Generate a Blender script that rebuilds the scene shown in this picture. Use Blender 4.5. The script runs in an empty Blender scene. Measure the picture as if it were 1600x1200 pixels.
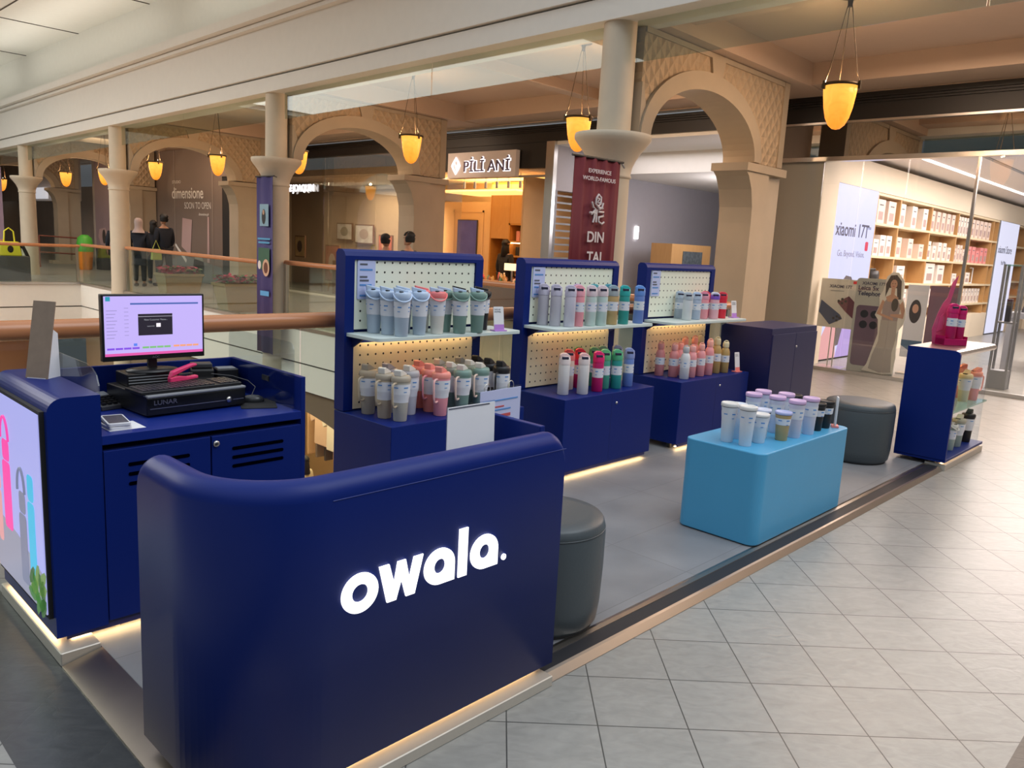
import bpy, bmesh, math, random
from mathutils import Matrix, Vector
random.seed(7)
PI = math.pi
C = bpy.context.scene.collection
SC = bpy.context.scene

# ------------------------------------------------------------------ camera
cam_d = bpy.data.cameras.new('camera'); cam = bpy.data.objects.new('camera', cam_d); C.objects.link(cam)
cam_d.sensor_fit = 'HORIZONTAL'; cam_d.sensor_width = 36.0; cam_d.lens = 27.7616
cam_d.clip_start = 0.05; cam_d.clip_end = 300
r_ = Vector((0.6955581, -0.7165405, 0.0526187)); d_ = Vector((-0.0877814, -0.1574423, -0.9836190)); f_ = Vector((0.7130872, 0.6795452, -0.1724092))
m3 = Matrix((r_, -d_, -f_)).transposed()
cam.matrix_world = Matrix.Translation((0, 0, 1.55)) @ m3.to_4x4()
SC.camera = cam
SC.view_settings.view_transform = 'Standard'; SC.view_settings.look = 'None'
SC.view_settings.exposure = 0.16; SC.view_settings.gamma = 1.0; SC.view_settings.use_curve_mapping = False
try:
    SC.cycles.max_bounces = 8; SC.cycles.diffuse_bounces = 4; SC.cycles.glossy_bounces = 4; SC.cycles.transparent_max_bounces = 12
    SC.cycles.caustics_reflective = False; SC.cycles.caustics_refractive = False; SC.cycles.sample_clamp_indirect = 4.0
    SC.cycles.use_denoising = True
except Exception: pass

# ------------------------------------------------------------------ world and big lights
W = bpy.data.worlds.new('world'); SC.world = W; W.use_nodes = True
_wn = W.node_tree; _bg = _wn.nodes['Background']; _bg.inputs[0].default_value = (0.88, 0.94, 1.0, 1)
_tc = _wn.nodes.new('ShaderNodeTexCoord'); _sp = _wn.nodes.new('ShaderNodeSeparateXYZ'); _mr = _wn.nodes.new('ShaderNodeMapRange')   # overhead daylight, dim hall at eye level
_mr.inputs['From Min'].default_value = 0.05; _mr.inputs['From Max'].default_value = 0.75; _mr.inputs['To Min'].default_value = 0.07; _mr.inputs['To Max'].default_value = 0.95
_wn.links.new(_tc.outputs['Generated'], _sp.inputs[0]); _wn.links.new(_sp.outputs[2], _mr.inputs['Value']); _wn.links.new(_mr.outputs[0], _bg.inputs[1])

def area(name, loc, size, power, col=(1, 1, 1), rot=(0, 0, 0), sy=None):
    l = bpy.data.lights.new(name, 'AREA'); l.energy = power; l.color = col
    l.shape = 'RECTANGLE'; l.size = size; l.size_y = sy or size
    o = bpy.data.objects.new(name, l); C.objects.link(o); o.location = loc; o.rotation_euler = rot; return o
def point(name, loc, power, col=(1, 1, 1), r=0.1):
    l = bpy.data.lights.new(name, 'POINT'); l.energy = power; l.color = col; l.shadow_soft_size = r
    o = bpy.data.objects.new(name, l); C.objects.link(o); o.location = loc; return o
area('skylight_far', (-3.2, 20, 6.15), 9, 1750, (1, .97, .91), sy=16)
for y_ in (11, 21, 31): area('ceiling_fill_up', (6.0, y_, 5.12), 0.3, 26, (1, .96, .88), rot=(0, PI, 0), sy=9)  # added upward fill so the far atrium ceiling is not left dim
area('skylight_near', (6.0, -3.0, 8.6), 8, 520, (.88, .94, 1.0), sy=8)
for i_, y_ in enumerate((-1.5, 2.2, 6.9, 13.7, 20.3, 27)):
    area('corridor_fill', (9.1, y_, 4.02), 1.6, (125, 135, 90, 85, 85, 85)[i_], (1, .72, .52), sy=3.0)  # added warm fill that brightens the corridor, not modelled fittings
area('phone_shop_light', (14.6, 2.6, 3.25), 5.0, 380, (1, .82, .74), sy=3.6)
area('phone_shop_light', (19.5, 2.6, 3.25), 5.0, 240, (1, .86, .80), sy=3.6)
area('cosmetics_shop_light', (12.7, 12.6, 2.95), 1.6, 90, (1, .66, .36), sy=3.0)
area('gallery_light', (12.6, 17.6, 2.9), 1.8, 210, (1, .78, .55), sy=3.0)
point('passage_light', (14.2, 7.6, 2.4), 70, (1, .93, .97), .4)
area('passage_light', (12.2, 8.0, 3.4), 1.2, 30, (1, .93, .97), sy=3.0)
area('lower_shop_light', (8.6, 13.5, -1.3), 1.6, 150, (1, .70, .38), sy=5.0)
area('lower_hall_light', (2.5, 20.3, -1.25), 6.0, 230, (1, .66, .42), sy=2.0)

# ------------------------------------------------------------------ materials
MATS = {}
def mat(name, col, rough=0.5, metal=0.0, emit=0.0, ecol=None, var=0.0, vscale=8.0, bump=0.0, coat=0.0, spec=0.5, alpha=1.0):
    if name in MATS: return MATS[name]
    m = bpy.data.materials.new(name); m.use_nodes = True; nt = m.node_tree; b = nt.nodes['Principled BSDF']
    c = tuple(col) + (1,)
    b.inputs['Base Color'].default_value = c; b.inputs['Roughness'].default_value = rough; b.inputs['Metallic'].default_value = metal
    b.inputs['Specular IOR Level'].default_value = spec; b.inputs['Coat Weight'].default_value = coat; b.inputs['Alpha'].default_value = alpha
    if emit: b.inputs['Emission Color'].default_value = tuple(ecol or col) + (1,); b.inputs['Emission Strength'].default_value = emit
    tc = nt.nodes.new('ShaderNodeTexCoord'); n = nt.nodes.new('ShaderNodeTexNoise'); n.inputs['Scale'].default_value = vscale; n.inputs['Detail'].default_value = 3
    nt.links.new(tc.outputs['Object'], n.inputs['Vector'])
    mx = nt.nodes.new('ShaderNodeMix'); mx.data_type = 'RGBA'
    v = var if var else 0.03
    mx.inputs[6].default_value = tuple(max(0, x * (1 - v)) for x in col) + (1,); mx.inputs[7].default_value = tuple(min(1, x * (1 + v)) for x in col) + (1,)
    nt.links.new(n.outputs['Fac'], mx.inputs[0]); nt.links.new(mx.outputs[2], b.inputs['Base Color'])
    if bump:
        bp = nt.nodes.new('ShaderNodeBump'); bp.inputs['Strength'].default_value = bump; bp.inputs['Distance'].default_value = 0.01
        nt.links.new(n.outputs['Fac'], bp.inputs['Height']); nt.links.new(bp.outputs['Normal'], b.inputs['Normal'])
    MATS[name] = m; return m
def glass(name, tint=(0.93, 0.97, 0.95), refl=0.08, rough=0.0, body=0.0, bcol=(.7, .8, .78)):
    if name in MATS: return MATS[name]
    m = bpy.data.materials.new(name); m.use_nodes = True; nt = m.node_tree; nt.nodes.clear()
    out = nt.nodes.new('ShaderNodeOutputMaterial'); tr = nt.nodes.new('ShaderNodeBsdfTransparent'); tr.inputs[0].default_value = tint + (1,)
    gl = nt.nodes.new('ShaderNodeBsdfGlossy'); gl.inputs['Roughness'].default_value = rough
    lw = nt.nodes.new('ShaderNodeLayerWeight'); lw.inputs[0].default_value = 0.5
    ma = nt.nodes.new('ShaderNodeMath'); ma.operation = 'POWER'; ma.inputs[1].default_value = 3.0
    mb = nt.nodes.new('ShaderNodeMath'); mb.operation = 'MULTIPLY_ADD'; mb.inputs[1].default_value = 0.34; mb.inputs[2].default_value = refl; mb.use_clamp = True
    nt.links.new(lw.outputs['Facing'], ma.inputs[0]); nt.links.new(ma.outputs[0], mb.inputs[0])
    mx = nt.nodes.new('ShaderNodeMixShader'); nt.links.new(mb.outputs[0], mx.inputs[0])
    src = tr
    if body:
        df = nt.nodes.new('ShaderNodeBsdfDiffuse'); df.inputs[0].default_value = bcol + (1,)
        m2 = nt.nodes.new('ShaderNodeMixShader'); m2.inputs[0].default_value = body
        nt.links.new(tr.outputs[0], m2.inputs[1]); nt.links.new(df.outputs[0], m2.inputs[2]); src = m2
    nt.links.new(src.outputs[0], mx.inputs[1]); nt.links.new(gl.outputs[0], mx.inputs[2]); nt.links.new(mx.outputs[0], out.inputs[0])
    MATS[name] = m; return m
class N:
    """small node graph helper"""
    def __init__(s, m): s.nt = m.node_tree
    def m(s, op, a, b=None, c=None):
        n = s.nt.nodes.new('ShaderNodeMath'); n.operation = op
        for i, v in enumerate((a, b, c)):
            if v is None: continue
            if isinstance(v, (int, float)): n.inputs[i].default_value = v
            else: s.nt.links.new(v, n.inputs[i])
        return n.outputs[0]
    def mix(s, f, a, b):
        n = s.nt.nodes.new('ShaderNodeMix'); n.data_type = 'RGBA'
        for i, v in ((0, f), (6, a), (7, b)):
            if isinstance(v, (int, float)): n.inputs[i].default_value = v
            elif isinstance(v, tuple): n.inputs[i].default_value = v + (1,)
            else: s.nt.links.new(v, n.inputs[i])
        return n.outputs[2]
    def noise(s, vec, scale, detail=3, dist=0.0):
        n = s.nt.nodes.new('ShaderNodeTexNoise'); n.inputs['Scale'].default_value = scale; n.inputs['Detail'].default_value = detail; n.inputs['Distortion'].default_value = dist
        s.nt.links.new(vec, n.inputs['Vector']); return n.outputs['Fac']
    def comb(s, x, y, z=0.0):
        n = s.nt.nodes.new('ShaderNodeCombineXYZ')
        for i, v in enumerate((x, y, z)):
            if isinstance(v, (int, float)): n.inputs[i].default_value = v
            else: s.nt.links.new(v, n.inputs[i])
        return n.outputs[0]
    def white(s, vec):
        n = s.nt.nodes.new('ShaderNodeTexWhiteNoise'); n.noise_dimensions = '2D'; s.nt.links.new(vec, n.inputs['Vector']); return n.outputs['Value']
    def xyz(s):
        tc = s.nt.nodes.new('ShaderNodeTexCoord'); sp = s.nt.nodes.new('ShaderNodeSeparateXYZ'); s.nt.links.new(tc.outputs['Object'], sp.inputs[0])
        return tc.outputs['Object'], sp.outputs[0], sp.outputs[1], sp.outputs[2]

def floor_material():
    m = mat('mall_stone_tiles', (.4, .4, .39), 0.32); nt = m.node_tree; b = nt.nodes['Principled BSDF']; n = N(m)
    P, x, y, z = n.xyz()
    th = -0.7871251; s = 0.3032746; c, si = math.cos(th) / s, math.sin(th) / s
    xs = n.m('SUBTRACT', x, 2.179093); ys = n.m('SUBTRACT', y, 1.182258)
    u = n.m('ADD', n.m('MULTIPLY', xs, c), n.m('MULTIPLY', ys, si)); v = n.m('SUBTRACT', n.m('MULTIPLY', ys, c), n.m('MULTIPLY', xs, si))
    def line(w, t): return n.m('GREATER_THAN', n.m('ABSOLUTE', n.m('SUBTRACT', n.m('FRACT', w), 0.5)), 0.5 - t)
    g = n.m('MAXIMUM', line(u, 0.0075), line(v, 0.0075))
    rnd = n.white(n.comb(n.m('FLOOR', u), n.m('FLOOR', v)))
    st = n.noise(n.comb(n.m('MULTIPLY', u, 1.2), n.m('MULTIPLY_ADD', v, 2.6, n.m('MULTIPLY', rnd, 40.0))), 2.4, 8, 1.2)
    fine = n.noise(P, 30, 4)
    val = n.m('ADD', n.m('MULTIPLY', n.m('SUBTRACT', st, 0.5), 0.9), n.m('ADD', n.m('MULTIPLY', n.m('SUBTRACT', rnd, 0.5), 0.14), n.m('MULTIPLY', n.m('SUBTRACT', fine, 0.5), 0.25)))
    val = n.m('ADD', val, 0.5)
    col = n.mix(val, (.22, .22, .205), (.40, .39, .365))
    # dark stone border bands beside the kiosk and towards the camera
    db = n.m('MAXIMUM', n.m('MULTIPLY', n.m('LESS_THAN', x, 0.80), n.m('GREATER_THAN', x, 0.53)), n.m('LESS_THAN', y, 0.39))
    db = n.m('MULTIPLY', db, n.m('LESS_THAN', y, 3.9)); db = n.m('MULTIPLY', db, n.m('LESS_THAN', x, 9.0))
    dk = n.mix(val, (.035, .037, .037), (.085, .088, .088))
    col = n.mix(db, col, dk); col = n.mix(n.m('MULTIPLY', g, n.m('SUBTRACT', 1.0, db)), col, (.07, .07, .068))
    nt.links.new(col, b.inputs['Base Color'])
    bp = nt.nodes.new('ShaderNodeBump'); bp.inputs['Strength'].default_value = 0.35; bp.inputs['Distance'].default_value = 0.004
    nt.links.new(n.m('SUBTRACT', val, n.m('MULTIPLY', g, 1.5)), bp.inputs['Height']); nt.links.new(bp.outputs['Normal'], b.inputs['Normal'])
    return m
def kiosk_floor_material():
    m = mat('kiosk_concrete_tiles', (.3, .3, .31), 0.45); nt = m.node_tree; b = nt.nodes['Principled BSDF']; n = N(m)
    P, x, y, z = n.xyz()
    u = n.m('DIVIDE', n.m('SUBTRACT', x, 0.55), 0.9); v = n.m('DIVIDE', n.m('SUBTRACT', y, 1.86), 0.45)
    g = n.m('MAXIMUM', n.m('LESS_THAN', n.m('FRACT', u), 0.004), n.m('LESS_THAN', n.m('FRACT', v), 0.008))
    rnd = n.white(n.comb(n.m('FLOOR', u), n.m('FLOOR', v)))
    val = n.m('ADD', n.m('MULTIPLY', n.noise(P, 2.2, 10), 1.3), n.m('MULTIPLY', rnd, 0.12)); val = n.m('SUBTRACT', val, 0.2)
    col = n.mix(val, (.14, .145, .155), (.31, .31, .325)); col = n.mix(g, col, (.15, .15, .155))
    nt.links.new(col, b.inputs['Base Color']); return m
def peg_material(name, base, ox, oz):
    m = mat(name, base, 0.55); nt = m.node_tree; b = nt.nodes['Principled BSDF']; n = N(m)
    P, x, y, z = n.xyz(); s = 0.0545
    fx = n.m('SUBTRACT', n.m('FRACT', n.m('DIVIDE', n.m('SUBTRACT', x, ox), s)), 0.5); fz = n.m('SUBTRACT', n.m('FRACT', n.m('DIVIDE', n.m('SUBTRACT', z, oz), s)), 0.5)
    r = n.m('SQRT', n.m('ADD', n.m('MULTIPLY', fx, fx), n.m('MULTIPLY', fz, fz)))
    nt.links.new(n.mix(n.m('LESS_THAN', r, 0.115), base, (.02, .02, .015)), b.inputs['Base Color']); return m
def wood_material(name, a, bcol, horiz=True, rough=.45):
    m = mat(name, a, rough); nt = m.node_tree; b = nt.nodes['Principled BSDF']; n = N(m)
    P, x, y, z = n.xyz()
    vec = n.comb(n.m('MULTIPLY', x, 1.0 if horiz else 14.0), n.m('MULTIPLY', y, 1.0 if horiz else 14.0), n.m('MULTIPLY', z, 14.0 if horiz else 1.0))
    nt.links.new(n.mix(n.noise(vec, 2.2, 5, 1.2), a, bcol), b.inputs['Base Color']); return m
def alabaster():
    m = mat('glowing_amber_alabaster', (.9, .45, .08), 0.35, emit=1.0); nt = m.node_tree; b = nt.nodes['Principled BSDF']; n = N(m)
    P, x, y, z = n.xyz()
    f = n.m('ADD', n.m('MULTIPLY', n.noise(P, 9, 4, 1.5), 0.35), n.m('MULTIPLY_ADD', z, 1.4, 0.52))
    c = n.mix(f, (.85, .22, .01), (1.0, .58, .10)); nt.links.new(c, b.inputs['Base Color']); nt.links.new(c, b.inputs['Emission Color'])
    b.inputs['Emission Strength'].default_value = 1.05; return m

NAVY = mat('navy_lacquer', (.0030, .0165, .155), 0.40, spec=.22)
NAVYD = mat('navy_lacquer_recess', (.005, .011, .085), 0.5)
TEAL = mat('sky_blue_lacquer', (.075, .36, .62), 0.38)
OTT = mat('grey_leatherette', (.062, .076, .085), 0.42, bump=.06, vscale=60)
BLACK = mat('black_plastic', (.008, .008, .009), 0.35)
BLACKM = mat('black_matt', (.012, .012, .013), 0.7)
DKGREY = mat('dark_grey_plastic', (.05, .05, .055), 0.4)
GREYP = mat('grey_plastic', (.25, .26, .28), 0.4)
WHITE = mat('white_plastic', (.78, .78, .80), 0.4)
PAPER = mat('white_paper', (.80, .80, .82), 0.7)
LABEL = mat('white_bottle_wrap', (.74, .75, .80), 0.55)
INK = mat('grey_ink', (.10, .11, .14), 0.7)
BLUEINK = mat('blue_ink', (.10, .28, .62), 0.7)
REDINK = mat('red_ink', (.55, .08, .08), 0.7)
STEEL = mat('brushed_steel', (.62, .60, .57), 0.28, metal=1.0)
BRONZE = mat('brushed_bronze_steel', (.52, .42, .33), 0.33, metal=1.0, var=.12, vscale=5)
EDGE = mat('edge_steel', (.50, .45, .40), 0.30, metal=1.0)
BRASS = mat('aged_brass', (.10, .075, .05), 0.5, metal=1.0)
SHELFW = mat('pale_mint_shelf', (.62, .72, .70), 0.4)
STONE = mat('cast_sandstone', (.45, .37, .27), 0.75, var=.10, vscale=3, bump=.15)
STONEP = mat('pale_column_plaster', (.64, .55, .42), 0.65, var=.05)
PLASTER = mat('white_plaster', (.80, .78, .72), 0.7)
PLASTERC = mat('atrium_ceiling_plaster', (.80, .80, .74), 0.8)
WARMW = mat('warm_wall_paint', (.56, .43, .33), 0.7)
DARKBAND = mat('black_shopfront_band', (.012, .011, .011), 0.45)
GROOVE = mat('dark_shadow_groove', (.07, .06, .05), 0.8)
COPPER = wood_material('varnished_wood_rail', (.45, .17, .07), (.62, .27, .12), True, .25)
OAK = wood_material('oak_veneer', (.62, .37, .15), (.50, .27, .10), False)
OAKD = wood_material('golden_oak', (.56, .29, .07), (.44, .21, .05), True)
WALNUT = wood_material('walnut_veneer', (.22, .10, .045), (.14, .06, .03), True)
G_RAIL = glass('balustrade_glass', (.88, .94, .91), 0.05)
G_SHOP = glass('shopfront_glass', (.94, .96, .96), 0.05)
G_GALL = glass('gallery_glass', (.80, .80, .76), 0.18)
G_DARK = glass('mirror_transom_glass', (.10, .12, .13), 0.42)
G_SMOKE = glass('smoke_curtain_glass', (.78, .84, .80), 0.05)
G_ACR = glass('clear_acrylic', (.90, .93, .95), 0.06)
G_GREY = glass('frosted_grey_glass', (.3, .32, .3), 0.10, 0.05, .7, (.45, .45, .40))
LEDW = mat('warm_led_strip', (1, .75, .42), 0.5, emit=11, ecol=(1, .66, .32))
LEDU = mat('warm_led_under', (1, .75, .42), 0.5, emit=22, ecol=(1, .66, .30))
LEDP = mat('warm_led_shelf', (1, .75, .42), 0.5, emit=13, ecol=(1, .66, .34))
LEDC = mat('cool_led_line', (1, 1, 1), 0.5, emit=4.0, ecol=(1, .95, .93))
LOGO = mat('backlit_white_letter', (1, 1, 1), 0.5, emit=1.25, ecol=(1, .98, .96))
SIGNW = mat('lit_white_letter', (1, 1, 1), 0.5, emit=1.6, ecol=(.92, .92, 1))
ALAB = alabaster()
FLOORM = floor_material()
KFLOOR = kiosk_floor_material()

# ------------------------------------------------------------------ mesh builder
class MB:
    def __init__(s): s.v = []; s.f = []; s.mi = []; s.k = 0; s.sm = []; s.smooth = False
    def add(s, vs, fs, smooth=None):
        o = len(s.v); s.v += [tuple(v) for v in vs]
        for f in fs: s.f.append(tuple(i + o for i in f)); s.mi.append(s.k); s.sm.append(s.smooth if smooth is None else smooth)
        return s
    def box(s, x0, y0, z0, x1, y1, z1):
        x0, x1 = min(x0, x1), max(x0, x1); y0, y1 = min(y0, y1), max(y0, y1); z0, z1 = min(z0, z1), max(z0, z1)
        return s.add([(x0, y0, z0), (x1, y0, z0), (x1, y1, z0), (x0, y1, z0), (x0, y0, z1), (x1, y0, z1), (x1, y1, z1), (x0, y1, z1)],
                     [(0, 3, 2, 1), (4, 5, 6, 7), (0, 1, 5, 4), (1, 2, 6, 5), (2, 3, 7, 6), (3, 0, 4, 7)], False)
    def lathe(s, prof, n=20, c=(0, 0, 0), cap=True, sx=1, sy=1):
        vs = []; fs = []
        for r, z in prof:
            for k in range(n):
                a = 2 * PI * k / n; vs.append((c[0] + r * math.cos(a) * sx, c[1] + r * math.sin(a) * sy, c[2] + z))
        for j in range(len(prof) - 1):
            for k in range(n): fs.append((j * n + k, j * n + (k + 1) % n, (j + 1) * n + (k + 1) % n, (j + 1) * n + k))
        s.add(vs, fs, True)
        if cap:
            if prof[0][0] > 1e-4: s.add([vs[k] for k in range(n)], [tuple(range(n - 1, -1, -1))], False)
            if prof[-1][0] > 1e-4: s.add([vs[(len(prof) - 1) * n + k] for k in range(n)], [tuple(range(n))], False)
        return s
    def tube(s, pts, r, n=8, closed=False, flat=None):
        pts = [Vector(p) for p in pts]; L = len(pts); vs = []; fs = []; up = None
        for i, p in enumerate(pts):
            a = pts[(i - 1) % L] if (closed or i > 0) else p; b = pts[(i + 1) % L] if (closed or i < L - 1) else p
            t = (b - a).normalized()
            if up is None: up = Vector((0, 0, 1)) if abs(t.z) < .9 else Vector((1, 0, 0))
            u = (up - t * up.dot(t)); u = u.normalized() if u.length > 1e-6 else Vector((1, 0, 0)); w = t.cross(u); up = u
            rr = r[i] if isinstance(r, (list, tuple)) else r
            ra, rb = (rr, rr) if flat is None else (rr * flat[0], rr * flat[1])
            for k in range(n):
                ang = 2 * PI * k / n; vs.append(p + u * math.cos(ang) * ra + w * math.sin(ang) * rb)
        m = L if closed else L - 1
        for j in range(m):
            for k in range(n):
                a0 = j * n + k; a1 = j * n + (k + 1) % n; b0 = ((j + 1) % L) * n + k; b1 = ((j + 1) % L) * n + (k + 1) % n
                fs.append((a0, a1, b1, b0))
        s.add(vs, fs, True)
        if not closed: s.add(vs[:n], [tuple(range(n - 1, -1, -1))], False); s.add(vs[-n:], [tuple(range(n))], False)
        return s
    def prism(s, poly, fr, to, ax='z'):
        """poly in 2D, extruded fr..to along axis ax: 'z'->(a,b,h); 'y'->(a,h,b); 'x'->(h,a,b)"""
        def P(a, b, h): return (a, b, h) if ax == 'z' else ((a, h, b) if ax == 'y' else (h, a, b))
        n = len(poly); vs = [P(a, b, fr) for a, b in poly] + [P(a, b, to) for a, b in poly]
        fs = [tuple(range(n - 1, -1, -1)), tuple(range(n, 2 * n))] + [(i, (i + 1) % n, n + (i + 1) % n, n + i) for i in range(n)]
        return s.add(vs, fs, False)
    def build(s, name, mats, parent=None, bevel=0, seg=2, loc=None, recalc=True):
        me = bpy.data.meshes.new(name); me.from_pydata(s.v, [], s.f)
        for m in (mats if isinstance(mats, (list, tuple)) else [mats]): me.materials.append(m)
        for p, k, q in zip(me.polygons, s.mi, s.sm): p.material_index = k; p.use_smooth = q
        if recalc:
            bm = bmesh.new(); bm.from_mesh(me); bmesh.ops.recalc_face_normals(bm, faces=bm.faces); bm.to_mesh(me); bm.free()
        o = bpy.data.objects.new(name, me); C.objects.link(o)
        if parent: o.parent = parent
        if loc: o.location = loc
        if bevel:
            b = o.modifiers.new('bevel', 'BEVEL'); b.width = bevel; b.segments = seg; b.limit_method = 'ANGLE'; b.angle_limit = 0.6
            b.harden_normals = False
        return o
def rrect(x0, y0, x1, y1, r, n=6, corners=(1, 1, 1, 1)):
    """rounded rectangle, corners order: (x0y0, x1y0, x1y1, x0y1)"""
    out = []
    for (cx, cy, a0), on, (px, py) in zip(((x0 + r, y0 + r, PI), (x1 - r, y0 + r, 1.5 * PI), (x1 - r, y1 - r, 0), (x0 + r, y1 - r, .5 * PI)), corners, ((x0, y0), (x1, y0), (x1, y1), (x0, y1))):
        if on: out += [(cx + r * math.cos(a0 + .5 * PI * k / n), cy + r * math.sin(a0 + .5 * PI * k / n)) for k in range(n + 1)]
        else: out.append((px, py))
    return out
def ell(cx, cy, rx, ry, n=24, a=0):
    return [(cx + rx * math.cos(2 * PI * k / n) * math.cos(a) - ry * math.sin(2 * PI * k / n) * math.sin(a), cy + rx * math.cos(2 * PI * k / n) * math.sin(a) + ry * math.sin(2 * PI * k / n) * math.cos(a)) for k in range(n)]
def tag(o, label=None, cat=None, group=None, kind=None):
    if label: o['label'] = label
    if cat: o['category'] = cat
    if group: o['group'] = group
    if kind: o['kind'] = kind
    return o
def thing(name, label, cat, loc=(0, 0, 0), rz=0, group=None):
    o = bpy.data.objects.new(name, None); o.empty_display_size = .1; C.objects.link(o); o.location = loc; o.rotation_euler = (0, 0, rz)
    return tag(o, label, cat, group)
def struct(o): o['kind'] = 'structure'; return o
AX = {'-x': Matrix(((0, 0, -1), (-1, 0, 0), (0, 1, 0))), '-y': Matrix(((1, 0, 0), (0, 0, -1), (0, 1, 0))), 'z': Matrix.Identity(3)}
def txt(s, size, loc, m, name='lettering', parent=None, face='-y', ext=.001, align='LEFT', bold=0, sx=1.0, mtx=None, line=1.0):
    cu = bpy.data.curves.new(name, 'FONT'); cu.body = s; cu.size = size; cu.extrude = ext; cu.align_x = align; cu.align_y = 'BOTTOM_BASELINE'; cu.offset = bold; cu.space_line = line
    tmp = bpy.data.objects.new('tmp', cu); C.objects.link(tmp)
    dg = bpy.context.evaluated_depsgraph_get(); me = bpy.data.meshes.new_from_object(tmp.evaluated_get(dg)); bpy.data.objects.remove(tmp)
    me.materials.clear(); me.materials.append(m)
    M = (mtx or AX[face]).to_4x4() @ Matrix.Diagonal((sx, 1, 1, 1)); M.translation = Vector(loc)
    me.transform(M); me.name = name
    o = bpy.data.objects.new(name, me); C.objects.link(o)
    if parent: o.parent = parent
    return o

# ================================================================== SETTING
XF = 11.4      # shopfront plane
def B(name, m, *b, bevel=0, parent=None): return MB().box(*b).build(name, m, parent, bevel)
f = MB(); f.box(-8, -7, -.35, 26, 4.0, 0); f.box(6.9, 4.0, -.35, 26, 50, 0); f.box(-10, 21.8, -.35, 6.9, 50, 0)
struct(f.build('floor', FLOORM))
LOWF = mat('lower_level_floor', (.48, .34, .24), 0.35, var=.15, vscale=2)
struct(B('floor_lower', LOWF, -10, -2, -4.72, 16, 34, -4.6))
# slab-edge fascias with a groove
fm = MB()
for z0, z1, dx in ((-.52, 0.02, .04), (-.98, -.55, .03)): fm.box(6.9 - dx, 4.0, z0, 7.2, 21.8, z1); fm.box(-10, 21.8 - dx, z0, 6.9, 22.1, z1)
fm.k = 1; fm.box(6.9, 4.0, -1.0, 7.2, 21.8, -.5); fm.box(-10, 21.8, -1.0, 6.9, 22.1, -.5)
struct(fm.build('trim_1', [PLASTER, GROOVE]))
struct(B('trim_2', STEEL, 6.84, 4.0, .02, 6.99, 21.8, .07)); struct(B('trim_3', STEEL, -10, 21.72, .02, 6.9, 21.9, .07))
struct(B('wall_void_near', PLASTER, -8, 3.96, -1.0, 6.9, 4.02, -.02))
# upper beam of the atrium (runs on above the columns) with slight fall to the far end
def shear(o, k=-0.0125, y0=6.0):
    for v in o.data.vertices: v.co.z += k * (v.co.y - y0)
    return o
b_ = MB(); b_.box(6.7, -9, 3.84, 7.25, 45, 4.06); b_.box(6.66, -9, 4.085, 7.25, 45, 4.80); b_.k = 1; b_.box(6.76, -9, 4.05, 7.2, 45, 4.1)
b_.k = 0; b_.box(6.56, -9, 4.80, 7.25, 45, 4.86); b_.box(6.44, -9, 4.87, 7.25, 45, 5.02)
struct(shear(b_.build('trim_4', [PLASTER, GROOVE])))
b2 = MB(); b2.box(-12, 31, 3.6, 6.7, 31.5, 4.9); struct(b2.build('trim_5', PLASTER))
# atrium ceiling: far part, open to the sky over the near part
ac = MB(); ac.box(1.4, 7.5, 6.0, 7.4, 45, 6.2); ac.box(-12, 28.2, 6.0, 1.4, 45, 6.2); 
for k in range(6): ac.k = 1; ac.box(1.4, 9 + 4.2 * k, 5.985, 7.4, 9.02 + 4.2 * k, 6.0)
for k in range(2): ac.box(3.0 + 2.2 * k, 7.5, 5.985, 3.02 + 2.2 * k, 45, 6.0)
ac.k = 0; ac.box(7.0, -9, 4.9, 7.3, 45, 6.1)
struct(ac.build('ceiling_atrium', [PLASTERC, GROOVE]))
# corridor ceiling with coffer beams
cc = MB(); cc.box(7.2, -9, 4.16, 12.2, 46, 4.3); cc.box(10.7, -9, 3.88, 11.5, 46, 4.16); cc.box(7.2, -9, 3.98, 7.75, 46, 4.16)
for y in (-1.6, 5.3, 12.2, 19.1, 26.0, 32.9): cc.box(7.2, y - .35, 3.86, 11.4, y + .35, 4.16)
for y in (1.8, 8.7, 15.6): cc.box(7.75, y - .12, 4.0, 10.7, y + .12, 4.16)
struct(cc.build('ceiling', WARMW))
struct(B('wall_facade_upper', WARMW, XF, -9, 3.86, XF + .2, 46, 4.2))

# ---- columns, arches and wall piers
def column(y, label):
    t = thing('column', label, 'column', (6.9, y, 0), 0, 'columns along the atrium edge')
    sh = MB(); sh.lathe([(.225, -4.6), (.225, .0), (.215, .3), (.205, 2.30)], 28); sh.build('shaft', STONEP, t)
    cp = MB(); cp.lathe([(.205, 2.30), (.222, 2.31), (.222, 2.33), (.21, 2.345), (.225, 2.42), (.26, 2.50), (.32, 2.59), (.37, 2.65), (.40, 2.69), (.405, 2.72), (.40, 2.75), (.18, 2.76)], 28, cap=False); cp.build('capital', STONEP, t)
    up = MB(); up.lathe([(.178, 2.75), (.172, 3.86)], 28); up.build('upper_shaft', STONEP, t)
for y, l in ((5.3, 'nearest cream column with flared capital, behind the maroon DIN banner'), (12.2, 'cream column with flared capital behind the tall purple banner'),
             (19.1, 'cream column with flared capital left of the walking people'), (26.0, 'farthest cream column at the left, beyond the corner of the void')): column(y, l)
LATT = mat('carved_lattice_stone', (.52, .40, .27), 0.8)
_n = N(LATT); _P, _x, _y, _z = _n.xyz()
def _tri(w): return _n.m('ABSOLUTE', _n.m('SUBTRACT', _n.m('FRACT', w), 0.5))
_a = _n.m('DIVIDE', _n.m('ADD', _x, _n.m('MULTIPLY', _z, .85)), .17); _b = _n.m('DIVIDE', _n.m('SUBTRACT', _x, _n.m('MULTIPLY', _z, .85)), .17)
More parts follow.
